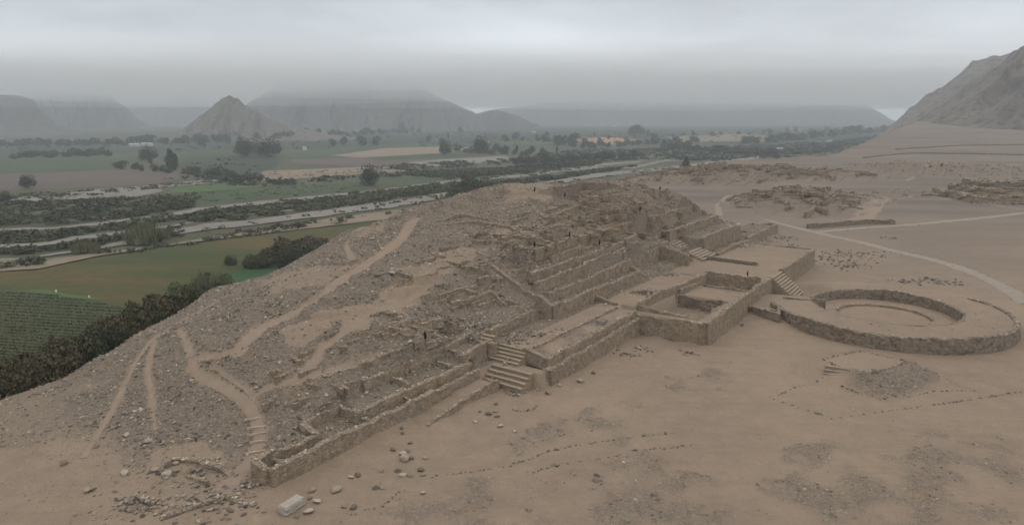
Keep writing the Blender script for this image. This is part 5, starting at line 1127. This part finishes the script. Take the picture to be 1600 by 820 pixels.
for u, v, w_, h_, lb, wm, rm in [(206,229,6,3,'small white house left of four below the left hills',M_WHITE,M_GRYR),(214,229,7,3,'second small white house below the left hills',M_WHITE,M_GRYR),(226,228,7,3,'third small white house below the left hills',M_WHITE,M_GRYR),(235,228,6,3,'fourth small white house below the left hills',M_WHITE,M_GRYR),
  (43,245,7,3,'white house at the far left edge of the green field',M_WHITE,M_GRYR),(493,216,9,4,'white walled house with pink roof by the cone hill',M_WHITE,M_ROOF),(566,224,8,4,'house with a red roof among the valley trees',M_WHITE,M_ROOF),(476,235,5,4,'small white hut at the edge of the dark trees',M_WHITE,M_GRYR),
  (834,208,6,2,'tiny pale shed far across the valley',M_WHITE,M_GRYR),(762,224,5,3,'small hut right of the tall round tree',M_WHITE,M_ROOF),(1239,206,18,3,'long yellow building far out in the valley',M_YEL,M_GRYR),(1205,219,14,3,'long pale shed on the dry field far away',M_WHITE,M_GRYR),(1121,208,4,2,'tiny white hut on the far dry field',M_WHITE,M_GRYR),(1296,222,7,2,'small pale roof in the dark scrub near the desert edge',M_WHITE,M_GRYR),(1218,234,9,2,'pale roof in the scrub at the edge of the desert',M_WHITE,M_GRYR),
  (1044,187,6,2,'faint white house in the far haze',M_WHITE,M_GRYR),(1062,186,5,2,'faint white house right of another in the far haze',M_WHITE,M_GRYR)]:
    house(u, v, w_, h_, lb, wm, rm)
for k in range(42):
    u = random.uniform(905, 1010); v = 194 + random.uniform(-3.5, 4.5); house(u, v, random.uniform(2, 4), 1.4, 'tiny pale house of the hazy village in the middle of the valley', M_WHITE, M_GRYR, group='houses of the hazy village')
# shack on the dry bank
house(350, 372, 16, 5, 'low ruined shack with dark openings on the bank beside the near field', M_GRYR, M_BARK, group=None)

# ------------------------------------------------------------------ hills
def hill(name, ridge, Dr, base, Db, m, nu=160, nv=60, amp=.12, seed=0, back=1.6, zb=-45, gull=9., skew=.06):
    """ridge/base: (u, v) outlines surveyed at their own distances Dr, Db (number or pair)"""
    def curve(c, D):
        c = sorted(c); us = np.array([q[0] for q in c], float); vs = np.array([q[1] for q in c], float); L = np.linspace(0, 1, nu); U = us[0] + (us[-1] - us[0]) * L; Vv = np.interp(U, us, vs)
        Ds = np.interp(L, np.linspace(0, 1, len(D)), D) if isinstance(D, (tuple, list)) else np.full(nu, float(D))
        return np.array([PD(u, v, d) for u, v, d in zip(U, Vv, Ds)])
    Rg = curve(ridge, Dr); Bs = curve(base, Db); Bs[:, 2] = np.minimum(Bs[:, 2], Rg[:, 2] - 1)
    span = Rg[:, 2].max() - Bs[:, 2].min(); rows = []; L = np.linspace(0, 1, nu)
    Bk = Rg + (Rg - Bs) * .9; Bk[:, 2] = zb
    Rg = Rg.copy(); Rg[:, 2] += span * .03 * fbm(L * 40, L * 0 + seed, 4, seed + 2)
    for j in range(nv):
        t = j / (nv - 1) * back
        if t <= 1:
            f = t; prof = f ** 1.12; A = Bs + (Rg - Bs) * f; z = Bs[:, 2] + (Rg[:, 2] - Bs[:, 2]) * prof; e = math.sin(PI * min(1, f)) ** .7
        else:
            f = (t - 1) / (back - 1); A = Rg + (Bk - Rg) * f; z = Rg[:, 2] + (zb - Rg[:, 2]) * f ** 1.2; e = f
        hgt = (Rg[:, 2] - Bs[:, 2]); q = fbm((L - skew * t) * gull * 3 + .5 * t, L * 0 + t * 1.2 + seed, 5, seed + 7)
        z = z + hgt * amp * e * (1.0 * (1 - 2 * np.abs(q)) - .6) + hgt * .05 * fbm(A[:, 0] / span * 3, A[:, 1] / span * 3, 5, seed)
        sh = hgt * amp * 1.2 * e * fbm((L - skew * t) * gull * 2 + 9, L * 0 + t * 1.5, 4, seed + 3)
        rows.append(np.c_[A[:, 0] + sh, A[:, 1], z])
    rows[0][:, 2] -= 8; V = np.concatenate(rows); i = np.arange(nu * nv).reshape(nv, nu); q = np.stack([i[:-1, :-1], i[:-1, 1:], i[1:, 1:], i[1:, :-1]], -1).reshape(-1, 4)
    return tag(link(name, mesh(name, V, q, m, True)), kind='structure')
MH1 = m_hill('pale_rocky_hillside', (.185, .155, .132), (.14, .12, .104), (.085, .075, .068), .016)
MH2 = m_hill('brown_hillside', (.125, .11, .098), (.092, .082, .074), (.060, .054, .050), .008)
MH3 = m_hill('desert_hillside', (.19, .16, .135), (.142, .122, .106), (.078, .069, .062), .014)
hill('hill', [(262,221),(275,212),(292,198),(312,180),(325,171),(340,160),(350,152),(360,149),(372,153),(380,161),(392,168),(408,178),(430,188),(460,198),(500,208),(560,216)], 2250, [(240,223),(400,221),(590,217)], 1900, MH1, 220, 70, seed=1, amp=.2, gull=12.)
hill('hill', [(330,190),(380,168),(395,156),(408,148),(420,138),(432,128),(455,122),(490,116),(560,114),(610,117),(640,126),(662,138),(680,148),(700,158),(722,168),(745,178),(780,172),(810,182),(840,194)], 4200, [(330,213),(600,210),(850,203)], 3400, MH2, 220, 60, seed=2, amp=.2, gull=12.)
hill('hill', [(-900,120),(-500,135),(-160,140),(-60,140),(0,148),(30,149),(52,156),(62,172),(90,196),(140,210),(240,216)], 3100, [(-900,232),(0,226),(260,222)], 2500, MH2, 160, 60, seed=3, amp=.2)
hill('hill', [(0,170),(40,140),(80,127),(130,127),(155,136),(185,160),(215,185),(250,205),(300,214)], 4800, [(0,218),(150,218),(320,216)], 3900, MH2, 160, 50, seed=4, amp=.2)
hill('hill', [(120,190),(190,160),(240,150),(300,150),(350,146),(400,160),(440,190),(460,200)], 7200, [(100,206),(300,206),(470,206)], 6000, MH2, 120, 40, seed=5)
hill('hill', [(650,196),(720,180),(800,168),(880,156),(960,150),(1050,148),(1150,147),(1240,148),(1310,150),(1345,157),(1365,170),(1390,186),(1420,196)], 7600, [(640,197),(1000,196),(1430,196)], 6200, MH2, 200, 50, seed=6)
hill('hill', [(1374,212),(1400,187),(1425,166),(1452,145),(1475,134),(1500,115),(1520,97),(1545,88),(1600,76),(1700,70),(1850,90)], (1900,1900,1800,1700), [(1362,214),(1450,210),(1600,206),(1700,204),(1850,200)], (1500,1300,1200,1100), MH3, 240, 90, seed=7, zb=-45, skew=.35, gull=6.)
hill('hill', [(1385,209),(1420,188),(1455,166),(1490,146),(1525,125),(1560,100),(1600,70),(1640,46),(1700,30),(1850,30)], (1420,1300,1150,1050,1000), [(1375,212),(1420,207),(1480,204),(1540,202),(1600,199),(1700,198),(1850,196)], (1200,950,860,800), MH3, 260, 100, seed=8, amp=.17, zb=-30, skew=.38, gull=7.)

# ------------------------------------------------------------------ air
def volume_box(name, x0, x1, y0, y1, z0, z1, dens_, col, label):
    V = [(x, y, z) for z in (z0, z1) for x, y in ((x0, y0), (x1, y0), (x1, y1), (x0, y1))]
    me = mesh(name, V, [(0, 3, 2, 1), (4, 5, 6, 7), (0, 1, 5, 4), (1, 2, 6, 5), (2, 3, 7, 6), (3, 0, 4, 7)])
    m = bpy.data.materials.new(name + '_air'); m.use_nodes = True; t = m.node_tree; t.nodes.remove(t.nodes['Principled BSDF'])
    v = t.nodes.new('ShaderNodeVolumePrincipled'); v.inputs['Density'].default_value = dens_; v.inputs['Color'].default_value = (*col, 1); v.inputs['Anisotropy'].default_value = 0.2
    t.links.new(v.outputs[0], t.nodes['Material Output'].inputs['Volume']); me.materials.append(m)
    o = link(name, me); tag(o, label, 'haze', kind='stuff'); o.display_type = 'WIRE'; return o
volume_box('haze', -11000, 11000, -250, 12500, -60, 345, .00017, (.84, .925, 1.0), 'thin grey blue haze filling the valley air')
def cloud_layer(k, z0, z1, dens_, x0=-9000, x1=9000, y0=1500, y1=9500):
    n = 70; X = np.linspace(x0, x1, n); Y = np.linspace(y0 + 100 * k - 300, y1, n); GX_, GY_ = np.meshgrid(X, Y); x, y = GX_.ravel(), GY_.ravel()
    zb = z0 + 45 * fbm(x / 1500 + 3 * k, y / 1500, 4, 200 + k) + .008 * (y - 3000); zt = z1 + 20 * fbm(x / 1300, y / 1300 + 7 * k, 3, 300 + k); wd_ = sst(y0 + 100 * k, y0 + 100 * k + 1500 + 60 * k, y + 500 * fbm(x / 1700, y / 1700 + k, 3, 400 + k)); zb = np.minimum(zb, zt - 4); zm_ = (zb * .5 + zt * .5); zb = zm_ + (zb - zm_) * wd_; zt = zm_ + (zt - zm_) * wd_; N_ = n * n
    V = np.concatenate([np.c_[x, y, zb], np.c_[x, y, np.maximum(zt, zb + 5)]]); i = np.arange(N_).reshape(n, n)
    q = np.stack([i[:-1, :-1], i[1:, :-1], i[1:, 1:], i[:-1, 1:]], -1).reshape(-1, 4); F_ = [q, q[:, ::-1] + N_]
    for e, flip in ((i[0], 0), (i[-1], 1), (i[:, 0], 1), (i[:, -1], 0)):
        w_ = np.stack([e[:-1], e[1:], e[1:] + N_, e[:-1] + N_], -1); F_.append(w_[:, ::-1] if flip else w_)
    m = bpy.data.materials.new('cloud_air'); m.use_nodes = True; t = m.node_tree; t.nodes.remove(t.nodes['Principled BSDF'])
    v = t.nodes.new('ShaderNodeVolumePrincipled'); v.inputs['Density'].default_value = dens_; v.inputs['Color'].default_value = (.99, .995, 1.0, 1); v.inputs['Anisotropy'].default_value = 0.45
    t.links.new(v.outputs[0], t.nodes['Material Output'].inputs['Volume'])
    tag(link('low_cloud', mesh('low_cloud', V, np.concatenate(F_), m)), 'low grey cloud lying on the hilltops', 'cloud', kind='stuff')
for k, (z0, z1, d_) in enumerate([(96, 325, .00014), (114, 318, .00020), (130, 308, .00028), (146, 298, .00036), (162, 288, .00045), (176, 276, .0005), (190, 264, .00055), (204, 250, .00055)]): cloud_layer(k, z0, z1, d_)
